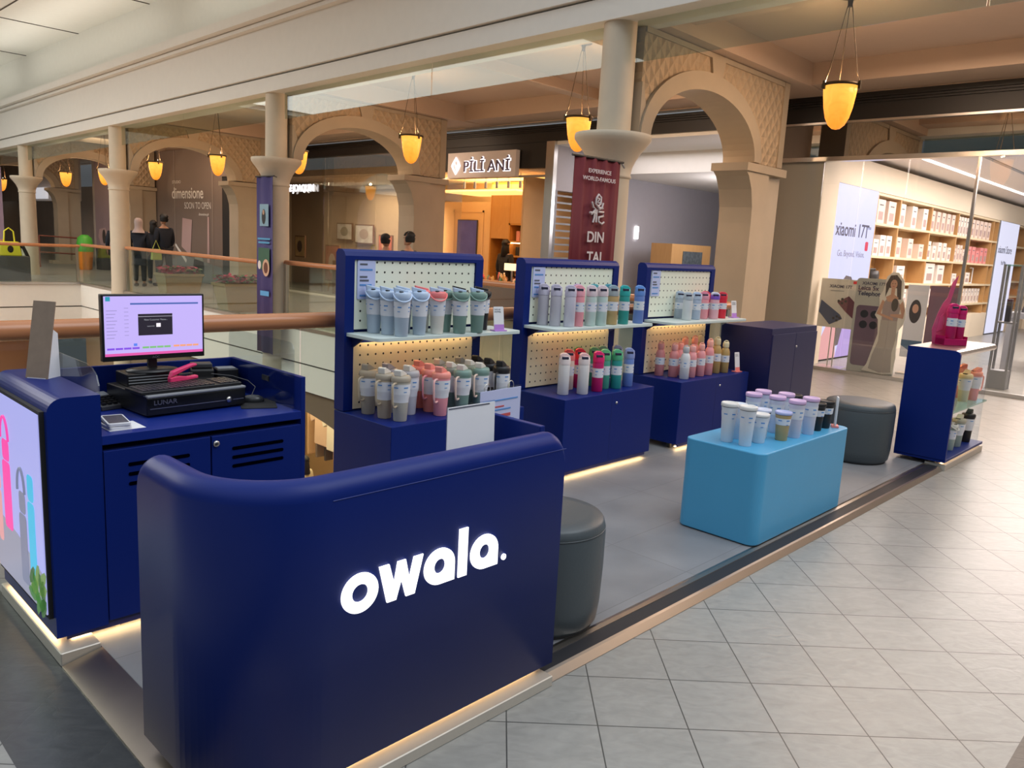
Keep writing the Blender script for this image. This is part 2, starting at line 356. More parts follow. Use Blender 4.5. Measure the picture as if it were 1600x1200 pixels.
_h = _n.m('MINIMUM', _n.m('MULTIPLY', _n.m('MAXIMUM', _tri(_a), _tri(_b)), 2.0), 0.93)
_bp = LATT.node_tree.nodes.new('ShaderNodeBump'); _bp.inputs['Strength'].default_value = 1.0; _bp.inputs['Distance'].default_value = 0.035
LATT.node_tree.links.new(_h, _bp.inputs['Height']); LATT.node_tree.links.new(_bp.outputs['Normal'], LATT.node_tree.nodes['Principled BSDF'].inputs['Normal'])
def arch(y, label, cat='arch'):
    t = thing('arch', label, cat, (0, y, 0), 0, 'stone arches across the corridor')
    cx, rx, zs, rz, zt = 8.36, 1.22, 2.762, .74, 3.855
    x0, x1 = 7.085, 10.32; n = 28
    cx = 8.42
    def curve(rx, rz): return [(cx + rx * math.cos(PI - PI * k / n), zs + rz * math.sin(PI * k / n)) for k in range(n + 1)]
    def spandrel(mb, rx, rz, yy0, yy1, xa=x0, xb=x1, zt=zt):
        c = curve(rx, rz)
        for i in range(n):
            (ax, az), (bx, bz) = c[i], c[i + 1]
            mb.prism([(ax, az), (bx, bz), (bx, zt), (ax, zt)], yy0, yy1, 'y')
        mb.prism([(xa, zs), (c[0][0], zs), (c[0][0], zt), (xa, zt)], yy0, yy1, 'y'); mb.prism([(c[-1][0], zs), (xb, zs), (xb, zt), (c[-1][0], zt)], yy0, yy1, 'y')
    m = MB(); spandrel(m, 1.20, .72, -.18, .18); m.build('arch_panel', LATT, t)
    m = MB(); a, b = curve(1.16, .66), curve(1.34, .86)
    for i in range(n): m.prism([a[i], a[i + 1], b[i + 1], b[i]], -.225, .225, 'y')
    m.prism([(7.075, zs), (7.26, zs), (7.10, 3.3), (7.075, 3.3)], -.2, .2, 'y')
    m.build('arch_ring', STONE, t)
    m = MB(); m.prism([(cx + .02, 3.58), (cx + .22, 3.58), (cx + .28, zt), (cx - .04, zt - .062)], -.21, .21, 'y'); m.box(x0 + .008, -.2, zt - .06, 10.25, .2, zt - .004); m.box(10.26, -.2, zs, 10.40, .2, zt - .004); m.build('keystone', STONE, t)
    return t
def pier(y, label):
    t = thing('pier', label, 'pillar', (0, y, 0), 0, 'half pillars carrying the arches on the shop side')
    m = MB(); m.box(9.36, -.26, 2.64, 10.44, .26, 2.74); m.box(9.40, -.24, 0, 9.44 + 1.0, .24, .12); m.box(9.72, -.17, 0, 10.44, .2, 2.66); m.build('pier_block', STONE, t)
    m = MB()
    prof = [(9.62, 0), (9.63, 2.0), (9.62, 2.2), (9.56, 2.42), (9.46, 2.58), (9.38, 2.64)]
    pl = prof + [(10.0, 2.64), (10.0, 0)]; m.prism(pl, -.235, .235, 'y'); m.build('pier_shaft', STONE, t)
for y, l, k in ((5.3, 'nearest stone arch with carved lattice, above the passage', 'nearest stone half pillar beside the grey glass'), (12.2, 'lattice arch springing from the second column in front of the gallery', 'stone half pillar between the gallery and the cosmetics shop'),
             (19.1, 'lattice arch left of the gallery, before the grey hoarding', 'stone half pillar beside the dark doorway'), (26.0, 'lattice arch at the far left over the corridor', 'far stone half pillar left of the hoarding, by the striped bin'),
             (32.9, 'farthest stone arch behind the leftmost column', 'farthest stone half pillar at the left edge')): arch(y, l); pier(y, k)
struct(B('wall_pier_return', WARMW, 10.42, 5.62, 0, XF + .1, 5.9, 3.9))
struct(B('wall_pier_return_2', WARMW, 10.42, 12.35, 0, XF + .1, 13.55, 3.9)) if False else None
# ---- black shopfront band with louvre lines + transom
bd = MB(); bd.box(XF - .02, -6, 3.5, XF + .15, 5.66, 3.86); bd.box(XF - .02, 5.95, 3.5, XF + .15, 19.6, 3.80)
for k in range(3): bd.box(XF - .05, -6, 3.72 + .035 * k, XF, 5.66, 3.735 + .035 * k); bd.box(XF - .05, 5.95, 3.68 + .035 * k, XF, 19.6, 3.695 + .035 * k)
struct(bd.build('trim_6', DARKBAND))
struct(B('trim_7', STEEL, XF - .04, -6, 3.47, XF + .1, 5.66, 3.5)); struct(B('trim_8', STEEL, XF - .05, -6, 2.96, XF + .1, 5.66, 3.02)); struct(B('trim_9', STEEL, XF - .03, -1.5, .0, XF + .06, 5.66, .05))
struct(B('window_1', G_DARK, XF, -6, 3.02, XF + .012, 5.66, 3.47))
struct(B('wall_transom_back', BLACKM, XF + .12, -6, 3.02, XF + .2, 5.66, 3.86))
# passage between the shops
LILAC = mat('pale_lilac_wall', (.42, .41, .44), 0.8)
p = MB(); p.box(11.4, 10.1, 0, 11.45, 10.25, 3.5); p.box(13.0, 10.1, 0, 24, 10.3, 3.4); p.box(11.46, 10.102, 2.62, 12.99, 10.3, 3.5); p.box(24, 5.6, 0, 24.2, 10.3, 3.4); p.box(XF + .1, 5.65, 0, 24, 5.85, 3.4)
struct(p.build('wall_passage', LILAC))
p = MB(); p.box(11.42, 5.8, 3.44, 13.0, 10.1, 3.5); p.box(13.0, 5.8, 3.05, 24, 10.1, 3.45); struct(p.build('ceiling_passage', PLASTER))
# facade strips

PILIW = mat('cosmetics_shop_wall', (.80, .66, .48), 0.7)
p = MB(); p.prism([(11.45, 13.6), (14.5, 17.3), (14.5, 17.45), (11.45, 13.75)], 0, 3.5, 'z'); struct(p.build('wall_gallery_partition', PILIW))
p = MB(); p.box(13.9, 10.2, 0, 14.1, 16.9, 3.2); p.box(11.45, 10.25, 0, 14, 10.3, 3.3) if False else None; struct(p.build('wall_cosmetics_back', PILIW))
p = MB(); p.box(11.45, 10.3, 3.02, 14, 13.6, 3.2); p.prism([(11.45, 13.6), (14.2, 13.6), (14.2, 17.1)], 3.02, 3.2, 'z'); struct(p.build('ceiling_cosmetics', PLASTER))
GALW = mat('gallery_wall', (.55, .42, .30), 0.8, var=.2, vscale=1.2)
p = MB(); p.box(13.9, 16.6, 0, 14.0, 24, 3.4); p.box(11.4, 23.6, 0, 14, 23.8, 3.4); struct(p.build('wall_gallery_back', GALW))
p = MB(); p.prism([(11.45, 13.75), (14.2, 17.4), (14.2, 23.8), (11.45, 23.8)], 3.05, 3.2, 'z'); struct(p.build('ceiling_gallery', GALW))
p = MB(); p.box(XF, 13.6, 3.0, XF + .05, 19.5, 3.5); struct(p.build('window_3_transom', G_GALL)); 
# far shops beyond the hoarding and the far landing
p = MB(); p.box(10.5, 33.4, 2.35, 10.7, 45, 4.15); p.box(11.6, 31.5, 0, 11.8, 45, 3); p.box(-12, 44, 0, 12, 44.3, 6.2); p.box(10.55, 31.3, 0, 10.8, 31.75, 4.15); struct(p.build('wall_far', mat('far_shop_wall', (.50, .43, .37), 0.8, var=.15, vscale=1)))
p = MB(); p.box(-12, 33.6, 0, 5.6, 33.9, 4.0); struct(p.build('wall_landing', mat('far_pink_wall', (.62, .48, .46), 0.8)))

# ---- lower level seen under the slab
LARCH = mat('lower_arch_plaster', (.20, .14, .09), 0.9)
p = MB(); zs, zt = -2.25, -1.0
for i in range(24):
    a0, a1 = PI * i / 24, PI * (i + 1) / 24
    y0_, y1_ = 12.3 + 3.0 * -math.cos(a0), 12.3 + 3.0 * -math.cos(a1); z0_, z1_ = zs + .95 * math.sin(a0), zs + .95 * math.sin(a1)
    p.prism([(y0_, z0_), (y1_, z1_), (y1_, zt), (y0_, zt)], 6.95, 7.3, 'x')
p.box(6.95, 15.3, -4.6, 7.3, 21.8, -1.0); p.box(6.95, 4.0, -4.6, 7.3, 9.3, -1.0)
struct(p.build('wall_lower_arch', LARCH))
p = MB(); p.box(10.6, 9, -4.6, 10.8, 22, -1.0); struct(p.build('wall_lower_shop', mat('lower_shop_wall', (.85, .62, .32), 0.8)))
struct(B('ceiling_lower', PLASTER, 7.0, 4, -1.02, 14, 22, -.98))
p = MB(); p.box(-10, 25.0, -4.6, 7, 25.2, -1.0); struct(p.build('wall_lower_far', mat('lower_far_wall', (.45, .26, .16), 0.8, var=.3, vscale=.8)))
def shirt(loc, col, label, sc=1.0):
    t = thing('hanging_shirt', label, 'shirt', loc, 0, 'shirts in the lower shop')
    m = MB(); m.prism([(-.26, -.75), (.26, -.75), (.25, -.2), (.40, -.28), (.47, -.10), (.22, .04), (.09, .05), (.0, -.01), (-.09, .05), (-.22, .04), (-.47, -.10), (-.40, -.28), (-.25, -.2)], -.05, .05, 'x')
    m.build('shirt_body', mat('shirt_' + label[:8], col, .85, bump=.2), t, .02)
    m = MB(); m.tube([(0, 0, .15), (0, .03, .2), (0, -.02, .24)], .008, 6); m.tube([(0, -.22, .04), (0, 0, .14), (0, .22, .04)], .008, 6); m.build('hanger', BLACK, t)
shirt((9.6, 14.95, -2.35), (.85, .62, .50), 'pale pink shirt hanging in the warm lit shop on the level below')
shirt((9.4, 14.15, -2.3), (.85, .80, .74), 'white shirt at the right edge of the gap on the level below')
t = thing('clothes_rack', 'dark clothes rack with grey garments in the shop one level down', 'rack', (9.9, 14.8, -4.6))
m = MB(); m.tube([(0, -1.2, 0), (0, -1.2, 2.3), (0, 1.4, 2.3), (0, 1.4, 0)], .03, 8); m.build('rail_frame', BLACK, t)
for k in range(6):
    m = MB(); m.box(-.2, -.9 + .36 * k, 1.1, .2, -.84 + .36 * k, 2.2); m.build('garment', mat('garment%d' % (k % 3), ((.1, .09, .09), (.3, .24, .2), (.75, .5, .3))[k % 3], .9), t, .02)

# ---- balustrades
def balustrade(name, p0, p1, seams, label, zr=1.075, zb=.06, rr=.038, posts=(), group=None):
    t = thing(name, label, 'railing', (0, 0, 0), 0, group)
    (x0, y0), (x1, y1) = p0, p1; d = Vector((x1 - x0, y1 - y0, 0)); L = d.length; u = d / L
    m = MB(); m.tube([(x0, y0, zr), (x1, y1, zr)], rr, 16); m.build('handrail', COPPER, t)
    ang = math.atan2(u.y, u.x)
    k = 0
    for i in range(seams):
        a, b = L * i / seams + .008, L * (i + 1) / seams - .008
        g = MB(); g.box(a, -.006, zb, b, .006, zr - .03); o = g.build('glass_panel', G_RAIL, t); o.location = (x0, y0, 0); o.rotation_euler = (0, 0, ang)
    for q in posts:
        g = MB(); g.box(q * L - .025, -.03, 0, q * L + .025, .03, zr - .02); o = g.build('post', STEEL, t); o.location = (x0, y0, 0); o.rotation_euler = (0, 0, ang)
    return t
balustrade('balustrade', (-4, 3.9), (7.12, 3.9), 7, 'near glass balustrade with thick varnished wood handrail behind the kiosk', rr=.045, posts=(.998,))
balustrade('balustrade', (6.93, 4.05), (6.93, 5.05), 1, 'short glass balustrade from the near corner to the first column')
balustrade('balustrade', (6.93, 5.55), (6.93, 11.95), 3, 'glass balustrade across the void between the banner columns', posts=(.995,))
balustrade('balustrade', (6.93, 12.45), (6.93, 18.85), 3, 'glass balustrade in front of the flower planters', zr=1.04, posts=(.004, .995))
balustrade('balustrade', (6.93, 19.35), (6.93, 21.75), 1, 'short glass balustrade left of the slim column to the far corner', zr=1.0)
balustrade('balustrade', (-6, 21.85), (6.9, 21.85), 6, 'glass balustrade along the far end of the void', zr=.96, posts=(.995,))
# ---- smoke curtain glass under the beam
t = thing('glass_curtain', 'row of clear glass panels hanging under the white beam', 'glass panels')
for a, b in ((-7, -1.6), (-1.6, 1.9), (1.9, 5.1), (5.5, 8.3), (8.3, 11.95), (12.45, 15.7), (15.7, 18.85), (19.35, 22.2), (22.2, 25.75), (26.25, 32)):
    g = MB(); g.box(6.9, a + .01, 3.44, 6.912, b - .01, 3.86); o = g.build('glass_panel', G_SMOKE, t); shear(o)

# ================================================================== PENDANT LAMPS
def lamp(x, y, z, label, cz=4.16):
    t = thing('pendant_lamp', label, 'lamp', (x, y, z), 0, 'amber pendant lamps along the corridor')
    m = MB(); m.lathe([(.0, -.425), (.04, -.415), (.08, -.38), (.115, -.31), (.14, -.21), (.155, -.10), (.165, 0.0), (.16, 0.0), (.13, -.2), (.05, -.37), (0, -.39)], 24, cap=False); m.build('lamp_shade', ALAB, t)
    m = MB(); m.lathe([(.168, -.012), (.185, -.012), (.185, .014), (.165, .014)], 24, cap=False)
    for k in range(3):
        a = 2 * PI * k / 3 + .5; c, s = math.cos(a), math.sin(a)
        m.box(c * .19 - .012, s * .19 - .012, -.05, c * .19 + .012, s * .19 + .012, .03)
    m.build('metal_ring', BRASS, t)
    m = MB()
    for k in range(3):
        a = 2 * PI * k / 3 + .5; c, s = math.cos(a), math.sin(a)
        m.tube([(c * .185, s * .185, .01), (c * .15, s * .15, .12), (c * .03, s * .03, cz - z - .14), (0, 0, cz - z - .02)], .0045, 5)
    m.build('hanging_wires', BRASS, t)
    m = MB(); m.lathe([(.11, cz - z - .03), (.11, cz - z)], 16); m.lathe([(.02, cz - z - .12), (.03, cz - z - .03)], 10); m.build('ceiling_rose', BRASS, t)
    l = point('lamp_bulb', (x, y, z + .05), 30, (1, .66, .38), .02); l.parent = None
for i, (y, z, l) in enumerate(((3.49, 3.30, 'nearest amber pendant lamp, right of the first arch'), (6.87, 3.22, 'amber pendant lamp just left of the DIN banner column'), (10.31, 3.18, 'amber pendant lamp in front of the stone half pillar by the cosmetics sign'),
        (13.68, 3.09, 'amber pendant lamp right of the purple banner column'), (16.98, 3.13, 'amber pendant lamp above the dark doorway'), (20.27, 3.10, 'amber pendant lamp over the walking people'),
        (23.7, 3.02, 'amber pendant lamp partly behind the slim column'), (26.9, 3.02, 'amber pendant lamp seen through the far left arch'), (33.9, 2.95, 'tiny amber pendant lamp at the left edge'))):
    lamp(8.2, y, z, l)

# ================================================================== KIOSK PLATFORM
def lab(o, l, c, g=None): return tag(o, l, c, g)
PX0, PX1, PY0, PY1 = .795, 7.75, 1.67, 3.82
t = thing('kiosk_platform', 'low grey tiled platform with bronze metal edging that carries the blue kiosk', 'platform')
m = MB(); m.box(.93, 1.81, .002, PX1, PY1, .032); m.build('tiled_deck', KFLOOR, t)
m = MB()
m.prism([(PY0, 0), (PY0, .004), (PY0 + .022, .03), (PY0 + .034, .033), (PY0 + .034, 0)], 2.035, 6.655, 'x')
m.prism([(1.775, 0), (1.775, .033), (1.795, .036), (1.812, .033), (1.812, 0)], 2.035, 6.655, 'x')
m.build('metal_edge', EDGE, t)
m = MB(); m.box(2.035, PY0 + .034, 0, 6.655, 1.776, .030); m.build('black_insert_strip', mat('black_rubber_strip', (.018, .019, .024), .5), t)
m = MB(); m.prism([(PX0, 0), (PX0, .005), (.93, .034), (.93, 0)], 1.81, 2.875, 'y'); m.build('metal_ramp', BRONZE, t)
PLINTH = mat('plinth_steel', (.58, .53, .46), 0.5, metal=.55)
def plinth(x0, y0, x1, y1, label, h=.05, w=.16):
    t = thing('plinth', label, 'plinth', (0, 0, 0), 0)
    m = MB(); m.box(x0, y0, 0, x1, y1, h); m.build('plinth_body', PLINTH, t, .003, 1)

# ================================================================== FRONT COUNTER (owala)
t = thing('reception_counter', 'front navy counter with rounded rim and glowing white lettering', 'counter')
# wall swept along a J path
Rr = .05; ZB, ZT = .066, .925
path = []
yE = 2.21
for k in range(8): d = Rr * k / 7; path.append(((.87, yE - d), Rr - math.sqrt(max(0, Rr ** 2 - (Rr - d) ** 2))))
for k in range(1, 6): path.append(((.87, yE - Rr - (yE - Rr - 1.99) * k / 6), 0))
ra = .25
for k in range(19): a = PI + .5 * PI * k / 18; path.append(((.87 + ra + ra * math.cos(a), 1.74 + ra + ra * math.sin(a)), 0))
xE = 2.062
for k in range(1, 11): path.append(((1.12 + (xE - .06 - 1.12) * k / 10, 1.74), 0))
R2 = .06
for k in range(1, 9): d = R2 * k / 8; path.append(((xE - R2 + d, 1.74), R2 - math.sqrt(max(0, R2 ** 2 - d ** 2))))
m = MB(); vs = []; fs = []; npf = 0
for i, ((x, y), drop) in enumerate(path):
    a = Vector(path[max(0, i - 1)][0]); b = Vector(path[min(len(path) - 1, i + 1)][0]); tt = (b - a).normalized(); nn = Vector((tt.y, -tt.x))   # outward side
    if i == 0: nn = Vector((-1, 0))
    prof = [(Rr, ZB)] + [(Rr, ZT - Rr - .003)] + [(Rr * math.cos(q), ZT - Rr + Rr * math.sin(q)) for q in [PI * j / 12 for j in range(13)]] + [(-Rr, ZT - Rr - .003), (-Rr, ZB)]
    npf = len(prof)
    for off, z in prof:
        zz = z if z < ZT - Rr - .01 else z - drop * (1 if z > ZT - Rr - .002 else .98)
        ww = nn * (off); vs.append((x + ww.x, y + ww.y, zz))
for i in range(len(path) - 1):
    for j in range(npf - 1): fs.append((i * npf + j, i * npf + j + 1, (i + 1) * npf + j + 1, (i + 1) * npf + j))
    fs.append((i * npf + npf - 1, i * npf, (i + 1) * npf, (i + 1) * npf + npf - 1))
m.add(vs, fs, True); m.add(vs[:npf], [tuple(range(npf))], False); m.add(vs[-npf:], [tuple(range(npf))], False)
m.build('curved_front', NAVY, t)
m = MB(); m.tube([(1.12, 1.6895, .868), (xE, 1.6895, .868)], .0014, 6); m.build('rim_seam', mat('navy_seam', (.02, .035, .20), .4), t)
m = MB(); m.box(2.035, 1.79, .066, 2.06, 2.20, .93); m.build('side_panel', NAVY, t, .003)
m = MB(); m.box(.93, 1.79, .72, 2.035, 2.19, .745); m.build('inner_worktop', NAVYD, t)
m = MB(); m.box(1.0, 1.80, .060, 2.0, 2.16, .070); m.build('base_board', NAVYD, t)
m = MB(); m.box(.98, 1.745, .056, 2.03, 1.775, .060); m.build('led_strip', LEDW, t)
# lettering 'owala' in fat geometric shapes
def ring(mb, cx, cz, rx, rz, ix, iz, y0, y1, n=40, icx=0, icz=0):
    for k in range(n):
        a, b = 2 * PI * k / n, 2 * PI * (k + 1) / n
        mb.prism([(cx + rx * math.cos(a), cz + rz * math.sin(a)), (cx + rx * math.cos(b), cz + rz * math.sin(b)), (cx + icx + ix * math.cos(b), cz + icz + iz * math.sin(b)), (cx + icx + ix * math.cos(a), cz + icz + iz * math.sin(a))], y0, y1, 'y')
ya, yb = 1.685, 1.6895
def letter(m): return m.build('letter', LOGO, t)
m = MB(); ring(m, 1.209, .587, .061, .058, .027, .026, ya, yb); letter(m)
m = MB()
for a, b, c, d in ((1.272, 1.307, 1.334, 1.303), (1.334, 1.303, 1.336, 1.368), (1.336, 1.368, 1.402, 1.370), (1.402, 1.370, 1.397, 1.431)):
    pass
m.prism([(1.272, .645), (1.307, .645), (1.326, .583), (1.337, .645), (1.366, .645), (1.381, .583), (1.396, .645), (1.431, .645), (1.402, .530), (1.370, .530), (1.352, .588), (1.334, .530), (1.302, .530)], ya, yb, 'y'); letter(m)
for cx in (1.497, 1.684):
    m = MB(); n = 40; rx, rz, cz = .0605, .057, .588; pts = []
    # a = ring whose right side is a straight stem down to the baseline
    for k in range(n):
        a, b = 2 * PI * k / n, 2 * PI * (k + 1) / n
        def O(q):
            c, s = math.cos(q), math.sin(q)
            if s < 0 and c > 0:
                mx = max(c, -s); return (cx + rx * c / mx, cz + rz * s / mx)
            return (cx + rx * c, cz + rz * s)
        def I(q): return (cx + .022 * math.cos(q), cz + .001 + .023 * math.sin(q))
        m.prism([O(a), O(b), I(b), I(a)], ya, yb, 'y')
    letter(m)
m = MB(); m.box(1.573, ya, .530, 1.609, yb, .687); letter(m)
m = MB(); ring(m, 1.774, .547, .0105, .0105, .0085, .0085, 1.685, 1.689, 20); m.box(1.7705, 1.685, .542, 1.772, 1.689, .552); ring(m, 1.7735, .5495, .0033, .0028, .0018, .0014, 1.685, 1.689, 12); m.prism([(1.7735, .547), (1.7755, .547), (1.778, .542), (1.776, .542)], 1.685, 1.689, 'y'); m.build('trademark', LOGO, t)
plinth(.815, 1.655, 2.03, 1.808, 'brushed steel plinth lit from above under the front counter', .041)

# ---- signs on the counter
t = thing('sign_card', 'blank white leaning card in the holder behind the front counter rim', 'sign', (1.85, 1.93, .745), math.radians(0))
m = MB(); m.prism([(-.125, .0), (.10, .0), (.118, .255), (-.105, .255)], -.001, .0025, 'y'); o = m.build('card', PAPER, t); o.rotation_euler = (-.10, 0, 0)
m = MB(); m.prism([(-.125, .0), (.104, .0), (.122, .26), (-.108, .26)], .0035, .006, 'y'); o = m.build('acrylic_back', G_ACR, t); o.rotation_euler = (-.10, 0, 0)
m = MB(); m.box(-.102, -.0025, .248, .09, -.0012, .252); o = m.build('dark_strip', INK, t); o.rotation_euler = (-.10, 0, 0)
t = thing('flip_sign', 'ring-bound printed sign with blue text in clear acrylic behind the front counter', 'sign', (2.10, 2.06, .745), math.radians(4))
m = MB(); m.box(-.125, 0, .0, .125, .004, .275); m.build('acrylic_board', G_ACR, t)
m = MB(); m.box(-.115, -.004, .0, .118, -.001, .268); m.build('printed_sheet', mat('lilac_paper', (.55, .58, .82), .6), t)
for x in (-.075, .06):
    m = MB(); m.tube([(x + .017 * math.cos(a), 0, .275 + .02 * math.sin(a)) for a in [2 * PI * k / 16 for k in range(16)]], .0016, 6, True); m.build('binder_ring', STEEL, t)
for z, w, x0, mm in ((.20, .06, -.04, REDINK), (.188, .13, -.07, BLUEINK), (.160, .14, -.08, REDINK), (.138, .16, -.08, BLUEINK), (.225, .2, -.1, BLUEINK)):
    m = MB(); m.box(x0, -.0055, z, x0 + w, -.0042, z + (.012 if z < .17 else .005)); m.build('text_line', mm, t)

# ================================================================== CASH DESK
t = thing('cash_desk', 'navy cash desk with two louvred doors and raised side boxes', 'desk')
DX0, DX1, DY0, DY1 = .98, 1.80, 2.95, 3.60
m = MB(); m.prism(rrect(.805, .075, DX0, .952, .055, 8, (0, 0, 0, 1)), DY0, 3.62, 'y'); m.build('side_box', NAVY, t)
m = MB(); m.box(DX0, DY0 + .012, .075, DX1 - .01, DY1, .742); m.build('carcass', NAVYD, t)
m = MB(); m.box(DX0, DY0, .765, DX1 - .012, DY1, .80); m.build('worktop', mat('navy_worktop', (.006, .022, .20), .4, spec=.25), t, .002)
m = MB(); m.box(DX1 - .014, DY0, .075, DX1 + .008, DY1, .948); m.build('right_panel', NAVY, t, .002)
m = MB(); m.box(DX0, DY1 - .02, .80, DX1, DY1, .948); m.build('back_panel', NAVY, t, .002)
for x0, x1, lk in ((DX0 + .003, 1.380, 0), (1.386, 1.784, 1)):
    m = MB(); m.box(x0, DY0 - .004, .09, x1, DY0 + .012, .742); d = m.build('door', mat('navy_door', (.0035, .016, .15), .42, spec=.22), t, .0015)
    m = MB(); xm = (x0 + x1) / 2
    for k in range(3): m.prism(rrect(xm - .115, .600 + .037 * k, xm + .115, .614 + .037 * k, .006, 3), DY0 - .0055, DY0 - .0035, 'y')
    m.build('louvre_slots', mat('slot_black', (.001, .001, .004), .9, spec=0.0), d)
    if lk: m = MB(); m.lathe([(.013, 0), (.013, .006), (.009, .009), (0, .009)], 16); o = m.build('lock', STEEL, d); o.location = (1.403, DY0 - .004, .712); o.rotation_euler = (PI / 2, 0, 0)
m = MB(); m.box(.84, DY0 + .012, .057, 1.78, DY0 + .022, .075); m.build('skirting', mat('violet_blue_skirting', (.03, .03, .14), .4), t)
m = MB(); m.box(.86, DY0 + .024, .0545, 1.76, DY0 + .040, .0565); m.build('led_strip', LEDU, t)
m = MB(); m.box(.812, 2.98, .068, .826, 3.6, .071); m.build('led_strip', LEDW, t)
for x in (1.03, 1.70):
    m = MB(); m.lathe([(.011, .032), (.011, .06)], 12, (x, DY0 + .06, 0)); m.build('foot', STEEL, t)
# lit poster on the side box
m = MB(); m.box(.790, 2.975, .145, .806, 3.60, .905); s = m.build('screen_frame', BLACKM, t)
def em(name, c, e=.8): return mat(name, tuple(v * .25 for v in c), .4, emit=e, ecol=c)
SCRL = em('lit_poster_lilac', (.38, .40, .80), .85)
m = MB(); m.box(.786, 2.985, .16, .791, 3.59, .893); scr = m.build('lit_poster', SCRL, s)
def pic(poly, col, nm, par, x, dx=.0008, e=.8, ax='x'):
    m = MB(); m.prism(poly, x, x - dx, ax); return m.build(nm, em('print_%02d%02d%02d' % tuple(int(c * 99) for c in col), col, e), par)
pic([(y, z) for y, z in ((2.985, .16), (3.59, .16), (3.59, .40), (3.3, .37), (2.985, .30))], (.30, .31, .42), 'printed_table', scr, .786)
def pbottle(yc, z0, w, h, col, loop=True, capc=None):
    pic(rrect(yc - w, z0, yc + w, z0 + h * .76, .02), col, 'printed_bottle', scr, .785)
    pic(rrect(yc - w * .95, z0 + h * .77, yc + w * .8, z0 + h, .02), capc or col, 'printed_cap', scr, .785)
    if loop:
        m = MB(); m.tube([(.785, yc + w * 1.0 * math.cos(a), z0 + h + .09 * math.sin(a)) for a in [PI * k / 12 for k in range(13)]], .006, 6); m.build('printed_loop', em('lp%d' % int(col[0] * 90 + col[1] * 9), col), scr)
pbottle(3.41, .36, .052, .36, (.95, .07, .42)); pbottle(3.22, .20, .045, .36, (.20, .22, .34)); pbottle(3.11, .22, .04, .43, (.05, .50, .78), False)
pbottle(3.53, .28, .03, .28, (.75, .35, .38), False)
for k in range(16):
    y = 3.0 + random.random() * .17; z = .165 + random.random() * .14; pic(ell(y, z, .022, .05, 7, random.random() * 3), ((.10, .30, .08), (.25, .42, .12), (.06, .18, .05))[k % 3], 'printed_leaf', scr, .7848, e=.5)
plinth(.795, 2.88, .928, 3.64, 'bronze plinth glowing along the lit poster side of the cash desk', .05)
# acrylic guard + sign on the box
t = thing('acrylic_guard', 'clear rounded acrylic guard on the left side of the cash desk', 'guard')
m = MB(); m.prism([(2.965, .80), (3.58, .80), (3.58, 1.045), (3.08, 1.045), (3.03, 1.035), (2.99, 1.015), (2.97, .98)], .981, .986, 'x'); m.build('guard_sheet', G_ACR, t)
t = thing('acrylic_guard', 'clear acrylic guard standing along the right side of the cash desk', 'guard')
m = MB(); m.prism(rrect(3.0, .80, 3.59, 1.09, .04, 5, (0, 0, 1, 1)), 1.779, 1.784, 'x'); m.build('guard_sheet', G_ACR, t)
t = thing('table_sign', 'grey-brown wedge sign standing on the left end box of the cash desk', 'sign', (.893, 3.37, .952), math.radians(-52))
m = MB(); m.prism([(-.045, 0), (.045, 0), (.045, .30), (-.045, .30)], -.0, .005, 'y'); o = m.build('front_board', mat('taupe_print', (.26, .19, .14), .6, var=.2, vscale=25), t); o.rotation_euler = (-.22, 0, 0)
m = MB(); m.prism([(.0, 0), (.075, 0), (.068, .17), (-.0, .19)], .04, .043, 'x') if False else m.prism([(0.0, 0), (.08, 0), (.075, .17), (.045, .19)], .038, .042, 'x'); m.build('support_leg', PAPER, t)
m = MB(); m.box(-.038, .0, .0, .038, .08, .003); m.build('base_strip', PAPER, t)
txt('GCash', .022, (-.03, -.004, .24), INK, 'print', t) if False else None

# desk items
t = thing('till', 'black till box with silver line and LUNAR lettering under the keyboard', 'till', (1.415, 3.335, .801), math.radians(4))
m = MB(); m.box(-.215, -.18, .006, .215, .18, .088); m.build('drawer_body', BLACK, t, .004)
m = MB(); m.box(-.215, -.186, .010, .215, -.18, .078); fr_ = m.build('drawer_front', mat('gloss_black', (.006, .006, .007), .2), t, .002)
m = MB(); m.box(-.205, -.188, .034, .12, -.1862, .0365); m.box(.155, -.188, .034, .205, -.1862, .0365); m.build('silver_line', STEEL, fr_)
m = MB(); m.lathe([(.013, 0), (.013, .004), (.006, .007), (0, .007)], 16); o = m.build('key_lock', STEEL, fr_); o.location = (.137, -.186, .037); o.rotation_euler = (PI / 2, 0, 0)
txt('LUNAR', .026, (-.19, -.1865, .050), STEEL, 'lettering', fr_, bold=.0003, sx=1.15)
m = MB(); m.box(-.215, -.19, .080, .215, -.15, .090); m.build('top_lip', GREYP, t, .003)
for x in (-.19, .19):
    for y in (-.15, .15): m = MB(); m.lathe([(.012, 0), (.012, .007)], 10, (x, y, 0)); m.build('rubber_foot', BLACK, t)
t = thing('keyboard', 'black computer keyboard lying on the cash drawer', 'keyboard', (1.41, 3.23, .8905), math.radians(4))
m = MB(); m.box(-.22, -.065, 0, .22, .075, .014); m.build('keyboard_base', BLACK, t, .003)
m = MB()
for r in range(5):
    for c in range(19):
        if c in (14,): continue
        m.box(-.208 + c * .0222, -.058 + r * .025, .014, -.208 + c * .0222 + .018, -.058 + r * .025 + .020, .019)
m.build('keys', mat('key_caps', (.035, .035, .04), .35), t)
t = thing('riser_box', 'black riser box under the monitor stand', 'box', (1.34, 3.42, .8905), 0)
m = MB(); m.box(-.115, -.055, 0, .115, .075, .05); m.build('box_body', BLACK, t, .003)
for k in range(3): m = MB(); m.box(-.11, -.0565, .010 + .012 * k, .11, -.0555, .014 + .012 * k); m.build('vent_line', GREYP, t)
